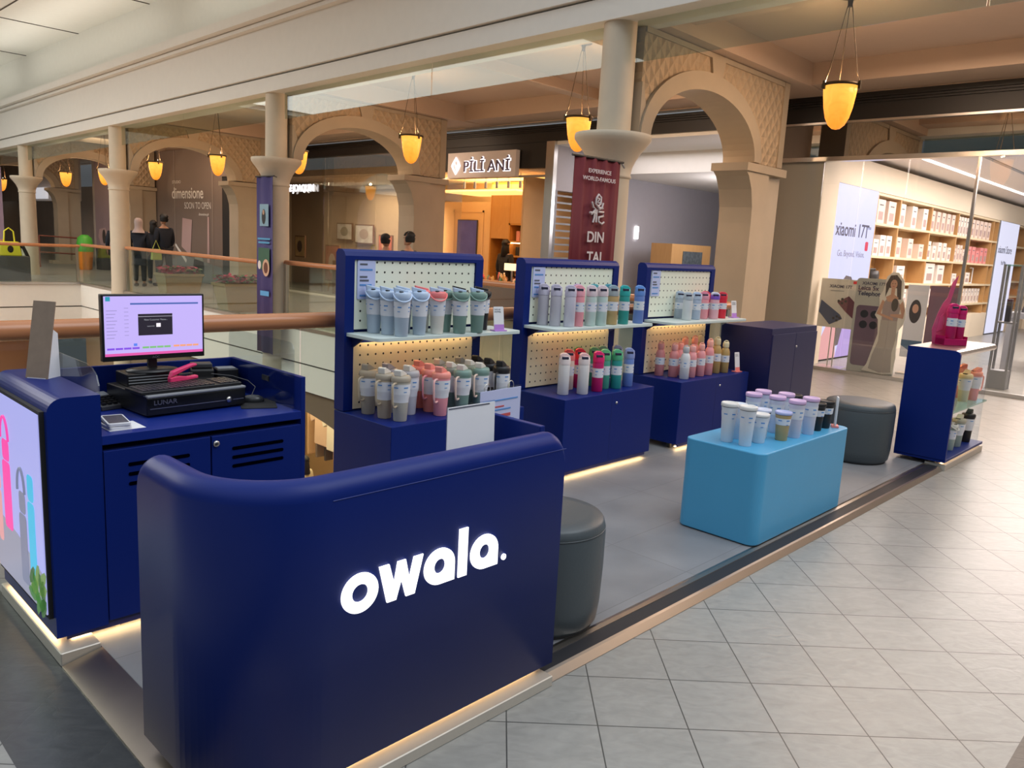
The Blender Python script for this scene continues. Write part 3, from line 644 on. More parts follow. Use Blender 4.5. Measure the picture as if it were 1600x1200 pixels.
t = thing('monitor', 'black flat monitor showing a lilac sales screen', 'monitor', (1.352, 3.43, .941), math.radians(0))
m = MB(); m.lathe([(.085, 0), (.085, .006), (.04, .012), (0, .014)], 28, sx=1.25, sy=.9); m.build('stand_base', BLACK, t)
m = MB(); m.box(-.018, -.012, .01, .018, .008, .13); m.build('stand_neck', BLACK, t, .002)
m = MB(); m.box(-.212, -.145 + .10, .055, .212, -.015, .330); bz = m.build('bezel', BLACK, t, .003)
yS = -.0452
m = MB(); m.box(-.203, yS - .001, .076, .203, yS, .322); sc_ = m.build('screen', em('screen_lilac', (.52, .42, .86), .9), bz)
def sp(x0, z0, x1, z1, col, nm='screen_element', e=.9, k=1): z0 -= .02; z1 -= .02; m = MB(); m.box(x0, yS - .001 - .0004 * k, z0, x1, yS - .0009, z1); return m.build(nm, em('scr_%02d%02d%02d' % tuple(int(c * 99) for c in col), col, e), sc_)
sp(-.203, .096, .203, .107, (.72, .10, .38)); sp(-.196, .322, -.178, .340, (.03, .30, .42)); sp(-.10, .307, .185, .314, (.07, .13, .40))
for k in range(4): sp(-.195 + .033 * k, .122, -.166 + .033 * k, .130, (.22, .08, .72)); sp(-.055 + .03 * k, .123, -.028 + .03 * k, .131, (.20, .50, .18)); sp(.075 + .028 * k, .124, .100 + .028 * k, .132, (.85, .35, .18))
sp(-.090, .135, -.076, .146, (.10, .22, .80))
sp(-.07, .178, .072, .268, (.035, .028, .045), 'dialog', .5); sp(-.07, .256, .072, .258, (.4, .38, .45), k=2); sp(.004, .212, .022, .228, (.9, .85, .9), k=2)
txt('New Customer Name...', .010, (-.046, yS - .002, .220), PAPER, 'screen_text', sc_, ext=.0002); txt('customer', .008, (-.034, yS - .002, .194), PAPER, 'screen_text', sc_, ext=.0002)
for k in range(9): sp(-.195, .17 + .014 * k, -.165 + .006 * (k % 3), .1725 + .014 * k, (.30, .25, .5)); sp(-.125, .18 + .016 * k, -.108, .182 + .016 * k, (.30, .25, .5)) if k < 8 else None
txt('AOC', .014, (-.015, -.0458, .060), STEEL, 'maker_mark', bz, ext=.0003)
t = thing('stapler', 'pink plastic stapler with open jaws leaning by the monitor stand', 'stapler', (1.43, 3.31, .905), math.radians(8))
m = MB(); m.prism([(-.06, .022), (-.05, .046), (-.02, .056), (.04, .072), (.062, .074), (.064, .064), (.03, .056), (-.02, .036)], -.013, .013, 'y'); m.build('upper_arm', mat('pink_plastic', (.85, .05, .18), .3), t, .004)
m = MB(); m.prism([(-.06, .0), (-.062, .022), (-.02, .026), (.02, .02), (.068, .022), (.068, .008), (.02, .004)], -.013, .013, 'y'); m.build('lower_arm', mat('pink_plastic', (.85, .05, .18), .3), t, .004)
m = MB(); m.box(-.02, -.007, .028, .045, .007, .034); m.build('staple_channel', DKGREY, t)
t = thing('calculator', 'grey desk calculator beside the black riser box', 'calculator', (1.155, 3.44, .801), math.radians(12))
m = MB(); m.prism([(-.08, .0), (.08, .0), (.08, .045), (-.08, .018)], -.055, .055, 'x'); m.build('calculator_body', DKGREY, t, .003)
m = MB(); m.prism([(.03, .039), (.075, .046), (.075, .049), (.03, .042)], -.045, .045, 'x'); m.build('display', GREYP, t)
for r in range(4):
    for c in range(4): m = MB(); y0 = -.07 + r * .023; m.box(-.045 + c * .024, y0, .02 + .17 * (y0 + .08), -.029 + c * .024, y0 + .014, .0285 + .17 * (y0 + .08)); m.build('button', BLACK, t)
t = thing('receipt_printer', 'black receipt printer behind the stapler on the cash desk', 'printer', (1.60, 3.50, .801), math.radians(-18))
m = MB(); m.prism([(-.06, 0), (.06, 0), (.06, .10), (.03, .135), (-.05, .12)], -.05, .05, 'x'); m.build('printer_body', BLACK, t, .006)
m = MB(); m.box(-.045, -.03, .125, .045, .04, .145); m.build('paper_cover', DKGREY, t, .004)
t = thing('card_reader', 'flat dark card machine lying at the back right of the cash desk', 'card reader', (1.715, 3.50, .801), math.radians(-10))
m = MB(); m.box(-.05, -.045, .0, .05, .04, .115); m.build('reader_body', BLACK, t, .006); m = MB(); m.box(-.04, -.035, .115, .04, .03, .1165); m.build('reader_screen', GREYP, t)
t = thing('cable', 'thin black cable looping beside the keyboard', 'cable')
m = MB(); m.tube([(1.60, 3.40, .91), (1.68, 3.36, .90), (1.735, 3.32, .88), (1.74, 3.26, .86), (1.70, 3.22, .83), (1.65, 3.22, .805)], .0022, 6); m.build('cord', DKGREY, t)
t = thing('mouse_mat', 'black mouse mat on the right of the cash desk', 'mouse mat', (1.705, 3.17, .8005), math.radians(-25))
m = MB(); m.prism(rrect(-.075, -.10, .075, .11, .01), 0, .003, 'z'); m.build('mat_sheet', BLACKM, t)
t = thing('mouse', 'dark computer mouse on the black mouse mat', 'mouse', (1.705, 3.22, .8036), math.radians(60))
m = MB(); m.lathe([(.028, 0), (.030, .008), (.026, .020), (.015, .028), (0, .031)], 20, sx=1.0, sy=1.7); m.build('mouse_shell', mat('mouse_black', (.03, .032, .035), .25), t)
for nm, l, lo, rz, z in (('phone', 'white-cased phone lying on top of another phone at the cash desk', (1.075, 3.085, .814), -24, 0), ('phone', 'lower white phone under the dark-screened phone at the cash desk', (1.068, 3.085, .8005), -15, 0)):
    t = thing(nm, l, 'phone', lo, math.radians(rz + 15))
    m = MB(); m.prism(rrect(-.040, -.08, .040, .08, .01), 0, .012, 'z'); m.build('phone_case', WHITE, t, .002)
    m = MB(); m.prism(rrect(-.034, -.07, .034, .066, .005), .012, .0128, 'z'); m.build('phone_screen', mat('grey_phone_screen', (.10, .10, .13), .2), t)
t = thing('paper_note', 'white paper under the two phones', 'paper', (1.085, 3.06, .8002)); m = MB(); m.box(-.06, -.06, -.0001, .07, .07, .0003); m.build('paper_sheet', PAPER, t)
t = thing('power_socket', 'small grey socket plate inside the right cash desk panel', 'socket', (1.785, 3.25, .9)); m = MB(); m.box(-.003, -.03, -.012, .001, .03, .012); m.build('plate', DKGREY, t)

# ================================================================== BOTTLES
CM = {}
def cm(col, r=.45):
    k = tuple(round(c, 3) for c in col)
    if k not in CM: CM[k] = mat('coat_%d' % len(CM), col, r)
    return CM[k]
MC = {}
def part(t, key, name, mats, fn, bevel=0, sub=None):
    k = (key, name, fn.__name__ if hasattr(fn, '__name__') else '', tuple(m.name for m in mats))
    if k not in MC:
        mb = MB(); fn(mb); o = mb.build(name, mats, sub or t, bevel); MC[k] = o; return o
    o = MC[k].copy(); C.objects.link(o); o.parent = sub or t; return o
def label_ring(mb, r, z0, z1, r1=None, n=24):
    r1 = r1 or r; mb.k = 0; mb.lathe([(r, z0), (r1, z1)], n, cap=False)
    mb.k = 1; zz = z0 + (z1 - z0) * .62
    # printed word marks and text lines around the wrap
    for (a0, w, dz, h) in ((-2.3, .5, .0, .007), (-2.3, .34, -.022, .004), (-.9, .5, .0, .007), (-.9, .3, -.02, .004), (-3.4, .5, .0, .006), (.6, .5, 0, .006)):
        vs = []
        for q in range(6):
            a = a0 + w * q / 5; rr = (r + (r1 - r) * .6) + .0008
            vs += [(rr * math.cos(a), rr * math.sin(a), zz + dz), (rr * math.cos(a), rr * math.sin(a), zz + dz + h)]
        mb.add(vs, [(2 * q, 2 * q + 2, 2 * q + 3, 2 * q + 1) for q in range(5)], True)
def tumbler(t, body, lid, cap, wrap=True, body2=None, h=.27):
    s = h / .27
    part(t, 'tb', 'body', [cm(body)], lambda mb: mb.lathe([(.036, 0), (.038, .004), (.0475, .175), (.050, .215)], 24))
    if wrap: part(t, 'tb', 'label_wrap', [LABEL, BLUEINK], lambda mb: label_ring(mb, .0448, .105, .19, .0492))
    part(t, 'tb', 'lid', [cm(lid)], lambda mb: mb.lathe([(.051, .207), (.053, .212), (.053, .232), (.047, .242), (.0, .245)], 24))
    part(t, 'tb', 'flip_cap', [cm(cap)], lambda mb: (mb.prism([(-.048, .240), (.030, .240), (.034, .252), (-.02, .262), (-.052, .268)], -.018, .018, 'y')), .004)
    part(t, 'tb', 'spout', [BLACKM], lambda mb: mb.lathe([(.012, .2), (.011, .0055)][::-1] and [(.013, .243), (.013, .2475), (0, .2475)], 14, (-.012, -.034, 0)))
    part(t, 'tb', 'carry_loop', [cm(tuple(min(1, c * 1.15) for c in lid))], lambda mb: mb.tube([(-.054 * math.cos(a) , -.056 * math.sin(a) - .004, .232 - .040 * math.sin(a)) for a in [PI * k / 14 for k in range(15)]], .0042, 8))
def mug(t, body, lid, cap, handle):
    part(t, 'mg', 'body', [cm(body)], lambda mb: mb.lathe([(.037, 0), (.039, .004), (.046, .12), (.053, .150), (.054, .225)], 24))
    part(t, 'mg', 'label_wrap', [LABEL, BLUEINK], lambda mb: (mb.lathe([(.0462, .105), (.0472, .122), (.0538, .150), (.0540, .152)], 24, cap=False), label_ring(mb, .0540, .152, .206, .0549)))
    part(t, 'mg', 'lid', [cm(lid)], lambda mb: mb.lathe([(.055, .216), (.057, .221), (.057, .238), (.051, .249), (.044, .251), (0, .251)], 24))
    part(t, 'mg', 'flip_cap', [cm(cap)], lambda mb: mb.prism([(-.044, .2505), (.026, .2505), (.032, .257), (-.006, .276), (-.030, .286), (-.046, .282)], -.023, .023, 'y'), .004)
    part(t, 'mg', 'spout', [BLACKM], lambda mb: mb.box(.024, -.018, .248, .046, .018, .2530))
    part(t, 'mg', 'handle', [cm(handle)], lambda mb: mb.tube([(-.048, 0, .212), (-.075, 0, .214), (-.092, 0, .208), (-.097, 0, .19), (-.092, 0, .11), (-.084, 0, .088), (-.066, 0, .082), (-.044, 0, .085)], .0062, 8))
def freesip(t, body, lid, cap=None, h=.28, wrap=True):
    cap = cap or lid; k = 'fs%.2f' % h; q = h / .28
    part(t, k, 'body', [cm(body)], lambda mb: mb.lathe([(.036, 0), (.0385, .003), (.0385, .195 * q), (.037, .205 * q), (.035, .212 * q)], 24))
    if wrap: part(t, k, 'label_wrap', [LABEL, BLUEINK], lambda mb: label_ring(mb, .0392, .10 * q, .165 * q))
    part(t, k, 'lid', [cm(lid)], lambda mb: (mb.lathe([(.0395, .206 * q), (.040, .21 * q), (.040, .238 * q), (.036, .255 * q), (.026, .262 * q), (0, .262 * q)], 24)))
    part(t, k, 'flip_cap', [cm(cap)], lambda mb: mb.prism([(-.036, .246 * q), (.034, .246 * q), (.036, .262 * q), (.012, .282 * q), (-.018, .283 * q), (-.036, .270 * q)], -.020, .020, 'y'), .005)
    part(t, k, 'spout_slot', [mat('dark_slot', (.02, .02, .05), .6)], lambda mb: mb.box(-.026, -.0405, .243 * q, .020, -.018, .260 * q), .004)
def flask(t, body, lid, h=.275, wrap=True):
    part(t, 'fk', 'body', [cm(body)], lambda mb: mb.lathe([(.034, 0), (.037, .003), (.038, .16), (.036, .182), (.029, .202), (.0225, .212), (.0225, .222)], 24))
    if wrap: part(t, 'fk', 'label_wrap', [LABEL, BLUEINK], lambda mb: label_ring(mb, .0386, .092, .150))
    part(t, 'fk', 'cap', [cm(lid)], lambda mb: mb.lathe([(.0255, .216), (.0265, .220), (.0265, .252), (.022, .262), (0, .262)], 20))
    part(t, 'fk', 'carry_loop', [cm(lid)], lambda mb: mb.tube([(.022 * math.cos(a), 0, .258 + .016 * math.sin(a)) for a in [PI * k / 10 for k in range(11)]], .004, 8))
def cup(t, body, lid, h=.22, bandc=(.06, .06, .07), wrap=False):
    k = 'cp%.2f' % h
    part(t, k, 'body', [cm(body)], lambda mb: mb.lathe([(.031, 0), (.033, .003), (.040, h * .72), (.0455, h * .90)], 28))
    if wrap: part(t, k, 'label_wrap', [LABEL, BLUEINK], lambda mb: label_ring(mb, .0415 - .0015, h * .50 if h > .2 else h * .55, h * .78, .0438))
    else: part(t, k, 'print', [LABEL, BLUEINK], lambda mb: label_ring(mb, .0392 if h > .2 else .039, h * .60, h * .78, .0435))
    part(t, k, 'seal_ring', [cm(bandc)], lambda mb: mb.lathe([(.0460, h * .895), (.0462, h * .91)], 28))
    part(t, k, 'lid', [cm(lid)], lambda mb: mb.lathe([(.0480, h * .91), (.0485, h * .915), (.0485, h * .975), (.046, h), (.040, h), (.038, h * .985), (0, h * .985)], 28))
KIND = {'tumbler': tumbler, 'mug': mug, 'freesip': freesip, 'flask': flask, 'cup': cup}
NAMES = {'tumbler': ('loop_handle_tumbler', 'tumbler'), 'mug': ('handled_mug_tumbler', 'travel mug'), 'freesip': ('water_bottle', 'water bottle'), 'flask': ('flask_bottle', 'flask'), 'cup': ('coffee_tumbler', 'coffee cup')}
def bottle(kind, loc, label, group, *cols, rz=0, sc=1.0, **kw):
    t = thing(NAMES[kind][0], label, NAMES[kind][1], loc, math.radians(rz), group); KIND[kind](t, *cols, **kw)
    w_ = {'tumbler': .94, 'mug': .95}.get(kind, 1.0); t.scale = (w_, w_, sc)
    return t
# colours
c_pbl = (.42, .50, .60); c_pbl2 = (.50, .62, .80); c_wh = (.66, .67, .70); c_cream = (.74, .70, .64); c_cor = (.85, .22, .22); c_grn = (.20, .32, .28); c_bk = (.012, .012, .014)
c_tan = (.42, .36, .28); c_tan2 = (.50, .40, .28); c_pink = (.85, .33, .38); c_sal = (.86, .30, .25); c_lav = (.52, .47, .60); c_lgr = (.50, .47, .53); c_mint = (.55, .68, .64); c_teal = (.03, .33, .30); c_blue = (.16, .26, .62); c_gold = (.52, .36, .16)
c_mag = (.55, .01, .14); c_mus = (.50, .33, .12); c_pw = (.86, .74, .72); c_red = (.70, .02, .05); c_pur = (.22, .10, .55); c_lil = (.62, .42, .66); c_gn2 = (.08, .38, .27)

# ================================================================== DISPLAY UNITS
PEG1 = peg_material('mint_pegboard', (.84, .88, .74), .03, 1.388); PEG2 = peg_material('cream_led_glow_pegboard', (.92, .82, .58), .03, .92)  # lower board's cream also holds the shelf LED glow, painted into the colour
def unit(x0, pw, cx1, yc, yp, zt, label, shelf):
    """x0 left side, pw panel width, yc cabinet front, yp panel front"""
    t = thing('display_unit', label, 'display stand', (x0, 0, 0), 0, 'navy pegboard display stands')
    m = MB(); m.box(.004, yp + .032, .58, pw - .004, yp + .086, zt - .006); m.build('back_panel', NAVY, t)
    m = MB(); poly = [(yp, .58), (yp + .09, .58), (yp + .09, zt - .02), (yp + .07, zt), (yp + .035, zt), (yp + .012, zt - .012), (yp, zt - .035)]
    m.prism(poly, 0, .062, 'x'); m.build('side_post', NAVY, t); m = MB(); m.prism(poly, pw - .062, pw, 'x'); m.build('side_post', NAVY, t)
    m = MB(); m.prism([(yp, zt - .055), (yp + .09, zt - .055), (yp + .09, zt - .02), (yp + .07, zt), (yp + .035, zt), (yp + .012, zt - .012), (yp, zt - .035)], .0622, pw - .0622, 'x'); m.build('top_rail', NAVY, t)
    m = MB(); m.prism(rrect(.065, 1.04, pw - .065, zt - .057, .006, 3), yp + .012, yp + .022, 'y'); m.build('upper_pegboard', PEG1, t)
    m = MB(); m.prism(rrect(.065, .585, pw - .065, .962, .02, 4, (0, 0, 1, 1)), yp + .006, yp + .016, 'y'); m.build('lower_pegboard', PEG2, t)
    m = MB(); m.prism(rrect(.015, yp - .285, .015 + shelf, yp + .01, .035, 6, (1, 1, 0, 0)), 1.005, 1.025, 'z'); sh = m.build('shelf', SHELFW, t, .002)
    for bx in (.05, pw - .07): m = MB(); m.prism([(yp, 1.005), (yp - .12, 1.005), (yp, .94)], bx, bx + .012, 'x'); m.build('shelf_bracket', NAVYD, t)
    m = MB(); m.box(.1, yp - .03, .997, pw - .08, yp - .015, 1.004); m.build('led_strip', LEDP, t)
    m = MB(); m.box(0, yc, .078, cx1, yp + .09, .575); cb = m.build('base_cabinet', NAVY, t, .003)
    m = MB(); m.box(cx1 * .5 - .001, yc - .0006, .09, cx1 * .5 + .001, yc + .0, .56); m.build('door_seam', NAVYD, cb)
    m = MB(); m.lathe([(.009, 0), (.009, .006), (0, .007)], 12); o = m.build('lock', STEEL, cb); o.location = (cx1 * .55, yc, .50); o.rotation_euler = (PI / 2, 0, 0)
    m = MB(); m.box(.03, yc + .006, .058, cx1 - .05, yc + .016, .078); m.build('skirting', MATS['violet_blue_skirting'], t)
    m = MB(); m.box(.03, yc + .018, .0555, cx1 - .05, yc + .034, .0575); m.build('led_strip', LEDU, t)
    for fx in (.06, cx1 - .1):
        for fy in (yc + .1, yp + .03): m = MB(); m.lathe([(.02, .032), (.02, .078)], 10, (fx, fy, 0)); m.build('foot', BLACK, t)
    # price card on the upper board
    m = MB(); m.prism(rrect(.085, 1.21, .205, zt - .058, .006, 3), yp + .005, yp + .011, 'y'); cd = m.build('info_card', mat('lilac_card', (.52, .58, .85), .6), t)
    for z, w, mm in ((zt - .085, .05, INK), (zt - .115, .085, BLUEINK), (zt - .155, .05, INK), (zt - .175, .06, INK), (zt - .20, .08, BLUEINK), (1.225, .08, BLUEINK)):
        m = MB(); m.box(.10, yp + .0035, z, .10 + w, yp + .0048, z + .010); m.build('text_line', mm, cd)
    return t
U1 = unit(2.50, 1.045, 1.02, 3.24, 3.686, 1.484, 'left navy pegboard display stand with handled tumblers', 1.12)
U2 = unit(3.905, 1.045, 1.025, 3.235, 3.652, 1.474, 'middle navy pegboard display stand with water bottles', 1.14)
U3 = unit(5.27, 1.05, 1.085, 3.215, 3.615, 1.472, 'right navy pegboard display stand with pink flasks on its base', 1.17)
Z1, ZB1 = 1.0262, .5762
g = 'tumblers on the top shelf of the left stand'
def P1(x, y): return (x, y, Z1)
L1 = 'on the left stand shelf'
for x, y, a, b, c, w, l in ((2.660, 3.634, c_pbl, c_pbl2, c_pbl2, 1, 'pale blue-grey loop-handle tumbler, rearmost of the left three ' + L1), (2.686, 3.538, c_pbl, c_pbl2, c_pbl2, 1, 'pale blue-grey loop-handle tumbler, middle of the left three ' + L1),
        (2.706, 3.442, c_pbl, c_pbl2, c_pbl2, 1, 'pale blue-grey loop-handle tumbler, frontmost of the left three ' + L1), (2.83, 3.58, c_pbl, c_pbl2, c_pbl2, 1, 'pale blue tumbler half hidden behind the single blue-grey one ' + L1),
        (2.855, 3.47, c_pbl, c_pbl2, c_pbl2, 1, 'pale blue-grey tumbler just left of the coral-lidded one ' + L1), (2.965, 3.58, c_cream, c_cor, c_cor, 1, 'cream tumbler half hidden behind the front coral-lidded one ' + L1), (2.982, 3.465, c_cream, c_cor, c_pbl2, 1, 'cream tumbler with coral lid and loop ' + L1),
        (3.10, 3.535, c_grn, c_grn, c_pbl2, 1, 'green tumbler peeping out right of the coral-lidded one ' + L1), (3.128, 3.432, c_grn, c_grn, c_pbl2, 1, 'front green tumbler with beige loop ' + L1), (3.24, 3.56, c_bk, c_bk, c_bk, 1, 'black tumbler behind the rightmost green one ' + L1),
        (3.264, 3.427, c_grn, c_grn, c_pbl2, 1, 'rightmost green tumbler with beige loop ' + L1), (3.40, 3.53, c_bk, c_bk, c_bk, 1, 'black tumbler nearest the white price sign ' + L1)):
    bottle('tumbler', P1(x, y), l, g, a, b, c, rz=-28)
c_lp = (.62, .56, .50)
g = 'mug tumblers on the base of the left stand'; L2 = 'on the left stand base'
for x, y, a, b, c, h, l in ((2.601, 3.589, c_tan, c_tan2, c_tan, c_tan2, 'tan mug tumbler farthest left and back ' + L2), (2.612, 3.452, c_tan2, c_tan, c_cream, c_tan2, 'tan mug tumbler, second from left ' + L2), (2.639, 3.347, (.50, .47, .40), c_tan, c_cream, c_tan2, 'putty-coloured mug tumbler at the front left corner ' + L2),
        (2.72, 3.56, (.46, .42, .44), (.42, .37, .38), (.42, .37, .38), c_tan2, 'taupe-lidded mug tumbler behind the front left ones ' + L2), (2.787, 3.455, (.66, .64, .68), (.45, .43, .45), c_cream, c_wh, 'pale lilac-white mug tumbler right of the putty one ' + L2),
        (2.954, 3.569, c_sal, c_sal, c_sal, c_sal, 'salmon mug tumbler at the back of the pink row ' + L2), (2.937, 3.451, c_sal, c_sal, c_sal, c_pink, 'salmon mug tumbler in the middle of the pink row ' + L2), (2.917, 3.335, c_pink, c_sal, c_sal, (.9, .5, .48), 'pink mug tumbler at the front of the pink row ' + L2),
        (3.10, 3.56, (.18, .20, .16), (.2, .2, .17), c_lp, c_lp, 'olive-lidded mug tumbler at the back ' + L2), (3.09, 3.44, c_grn, (.22, .24, .2), c_cream, c_cream, 'green mug tumbler in the second row ' + L2), (3.08, 3.335, c_grn, c_grn, c_cream, (.8, .6, .5), 'front left green mug tumbler with pale handle ' + L2),
        (3.27, 3.56, (.16, .16, .14), (.2, .2, .17), (.3, .28, .26), c_cream, 'dark olive mug tumbler at the back right ' + L2), (3.25, 3.45, c_grn, (.24, .26, .2), c_cream, c_cream, 'green mug tumbler behind the front right green one ' + L2), (3.234, 3.345, c_grn, c_grn, c_cream, (.8, .6, .5), 'front right green mug tumbler with pale handle ' + L2),
        (3.42, 3.57, c_bk, c_bk, c_bk, c_bk, 'black mug tumbler at the back right corner ' + L2), (3.41, 3.45, c_bk, c_bk, c_bk, (.8, .6, .5), 'middle black mug tumbler ' + L2), (3.40, 3.335, c_bk, c_bk, c_bk, c_bk, 'front black mug tumbler beside the counter sign ' + L2)):
    bottle('mug', (x, y, ZB1), l, g, a, b, c, h, rz=22 + (3.4 - y) * 20)
g = 'water bottles on the top shelf of the middle stand'; L3 = 'on the middle stand shelf'
def P2(x, y): k = 3.53 / y if y > 3.60 else 1.0; return (x * 1.0 , min(y, 3.60), Z1)
wlav = (.58, .54, .66)
for x, y, a, b, c, w, l in ((4.052, 3.605, c_lgr, wlav, wlav, 0, 'grey-lilac water bottle farthest left ' + L3), (4.088, 3.524, c_lgr, wlav, wlav, 0, 'grey-lilac water bottle second from left ' + L3), (4.15, 3.450, (.6, .57, .66), wlav, wlav, 0, 'front grey-lilac water bottle third from left ' + L3),
        (4.249, 3.455, c_pink, (.85, .38, .45), (.85, .38, .45), 1, 'pink water bottle with white wrap ' + L3), (4.36, 3.56, c_mint, c_lil, c_lil, 1, 'pale bottle tucked behind the pink one ' + L3), (4.367, 3.441, c_mint, (.72, .60, .64), (.8, .68, .72), 1, 'left mint-white water bottle ' + L3), (4.474, 3.427, c_mint, (.72, .60, .64), (.8, .68, .72), 1, 'right mint-white water bottle ' + L3),
        (4.55, 3.56, c_teal, (.1, .42, .48), (.1, .42, .48), 1, 'teal-lidded bottle behind the mint ones ' + L3), (4.622, 3.444, c_gold, (.35, .40, .42), (.30, .42, .50), 1, 'tan water bottle with grey-blue lid ' + L3), (4.72, 3.56, (.1, .3, .4), (.08, .35, .45), (.08, .35, .45), 1, 'blue-green lid bottle behind the tan one ' + L3), (4.751, 3.436, c_teal, (.03, .40, .38), (.03, .45, .45), 1, 'teal water bottle with white wrap ' + L3), (4.936, 3.434, c_blue, (.14, .28, .68), (.16, .36, .8), 1, 'blue water bottle standing alone at the right end ' + L3)):
    bottle('freesip', (x, y, Z1), l, g, a, b, c, wrap=bool(w), rz=-38)
g = 'water bottles on the base of the middle stand'; L4 = 'on the middle stand base'
for x, y, a, b, c, w, l in ((4.055, 3.385, (.80, .76, .74), c_pw, (.86, .62, .60), 0, 'white water bottle with pale pink lid at the left ' + L4), (4.24, 3.50, (.80, .62, .52), c_cor, (.7, .08, .08), 1, 'cream bottle with red lid behind the left white one ' + L4), (4.19, 3.325, (.80, .76, .74), c_pw, (.86, .50, .50), 0, 'white water bottle standing second at the front ' + L4),
        (4.36, 3.50, c_mag, c_red, c_red, 1, 'red-lidded bottle behind the second white one ' + L4), (4.43, 3.57, (.10, .22, .12), (.12, .25, .12), (.15, .28, .15), 1, 'dark green lidded bottle at the back ' + L4), (4.366, 3.338, c_mag, (.72, .01, .15), (.8, .02, .18), 1, 'magenta water bottle with white wrap ' + L4),
        (4.52, 3.50, c_gn2, (.10, .35, .15), (.12, .30, .14), 1, 'green bottle just behind the magenta one ' + L4), (4.505, 3.385, c_gn2, (.12, .45, .20), (.14, .5, .22), 1, 'green water bottle right of the magenta one ' + L4), (4.65, 3.52, c_gn2, (.12, .35, .16), (.2, .3, .2), 1, 'green bottle at the back between the green and blue ' + L4),
        (4.590, 3.343, c_teal, (.08, .42, .22), (.12, .50, .26), 1, 'front green water bottle near the right ' + L4), (4.80, 3.50, (.3, .3, .42), (.3, .3, .42), (.3, .3, .42), 1, 'slate-lidded bottle at the back right ' + L4), (4.75, 3.354, c_blue, (.24, .30, .58), (.30, .36, .62), 1, 'blue-violet water bottle at the right ' + L4)):
    bottle('freesip', (x, y, ZB1), l, g, a, b, c, wrap=bool(w), rz=-38)
g = 'water bottles on the top shelf of the right stand'; L5 = 'on the right stand shelf'
for x, y, a, b, c, w, l in ((5.72, 3.575, (.40, .46, .54), (.46, .54, .64), (.5, .6, .72), 1, 'grey-blue small bottle farthest left ' + L5), (5.644, 3.450, (.66, .68, .70), (.46, .52, .58), (.5, .56, .62), 0, 'white small bottle with grey lid ' + L5), (5.796, 3.46, (.42, .50, .64), (.50, .58, .72), (.52, .64, .85), 1, 'pale blue small bottle third from left ' + L5),
        (5.95, 3.48, c_pink, (.80, .35, .45), (.75, .25, .36), 1, 'small pink bottle ' + L5), (6.07, 3.54, c_mag, c_red, c_red, 1, 'crimson lidded bottle behind the purple-lidded one ' + L5), (6.05, 3.438, (.80, .45, .52), c_pur, (.75, .8, .9), 1, 'small bottle with purple lid and magenta collar ' + L5), (6.20, 3.45, c_red, (.72, .03, .06), (.75, .05, .08), 1, 'small red bottle next to the price sign ' + L5)):
    bottle('freesip', (x, y, Z1), l, g, a, b, c, h=.225, wrap=bool(w), rz=-45)
g = 'flask bottles on the base of the right stand'; L6 = 'on the right stand base'
rp = (.82, .34, .36)
for x, y, a, b, s_, l in ((5.415, 3.52, (.70, .27, .27), (.72, .30, .29), 1, 'rose flask bottle farthest left ' + L6), (5.462, 3.42, (.74, .28, .28), (.78, .36, .34), 1, 'rose flask bottle second from left ' + L6), (5.58, 3.44, rp, (.9, .34, .28), 1, 'coral flask half hidden left of the white one ' + L6), (5.455, 3.31, (.74, .74, .76), (.50, .50, .52), .98, 'white flask bottle with grey cap at the front ' + L6),
        (5.586, 3.33, rp, (.80, .40, .38), .97, 'pink flask right of the white one ' + L6), (5.74, 3.50, c_sal, (.92, .36, .26), 1.1, 'tall coral flask at the back left ' + L6), (5.714, 3.325, rp, (.86, .40, .34), 1, 'pink flask in the middle of the front row ' + L6), (5.86, 3.48, c_sal, (.92, .38, .28), 1.12, 'tall coral flask at the back middle ' + L6),
        (5.844, 3.325, rp, (.92, .42, .34), 1.1, 'taller pink flask at the right of the pinks ' + L6), (5.98, 3.50, c_mus, (.6, .5, .3), 1.14, 'olive-gold flask at the back right ' + L6), (6.0, 3.345, c_mus, (.66, .56, .32), 1.12, 'tall mustard flask with ring cap ' + L6), (6.10, 3.32, c_mus, (.70, .62, .40), 1.0, 'rightmost mustard flask with ring cap ' + L6)):
    bottle('flask', (x, y, ZB1), l, g, a, b, rz=-30, sc=s_)
def price_sign(loc, label, band, rz=-10, h=.15, w=.075):
    t = thing('price_sign', label, 'sign', loc, math.radians(rz), 'small white price signs')
    m = MB(); m.prism(rrect(-w / 2, .0, w / 2, h, .008, 4), 0, .004, 'y'); o = m.build('sign_card', PAPER, t); o.rotation_euler = (-.15, 0, 0)
    m = MB(); m.box(-w / 2 - .008, -.02, 0, w / 2 + .008, .035, .006); m.build('sign_foot', band, t)
    m = MB(); m.prism([(-w / 2 + .001, .004), (w / 2 - .001, .004), (w / 2 - .001, .04), (-w / 2 + .001, .04)], -.0015, -.0005, 'y'); o = m.build('coloured_band', band, t); o.rotation_euler = (-.15, 0, 0)
    txt('Let\'s sip\nanything', .014 if w > .06 else .011, (-w / 2 + .006, -.0012 - .1 * .15 * 0, h - .035), INK, 'print', t, ext=.0002, line=1.0).rotation_euler = (-.15, 0, 0)
LILP = mat('lilac_plastic', (.50, .25, .68), .4); CORP = mat('coral_plastic', (.88, .25, .22), .4)
price_sign((3.46, 3.43, Z1), 'white price sign with lilac foot at the right end of the left stand shelf', LILP, h=.15)
price_sign((6.40, 3.43, Z1), 'white price sign with lilac foot at the right end of the right stand shelf', LILP, h=.15, w=.065)
price_sign((6.255, 3.27, ZB1), 'white sign with coral foot right of the mustard flasks', CORP, h=.17, w=.06)

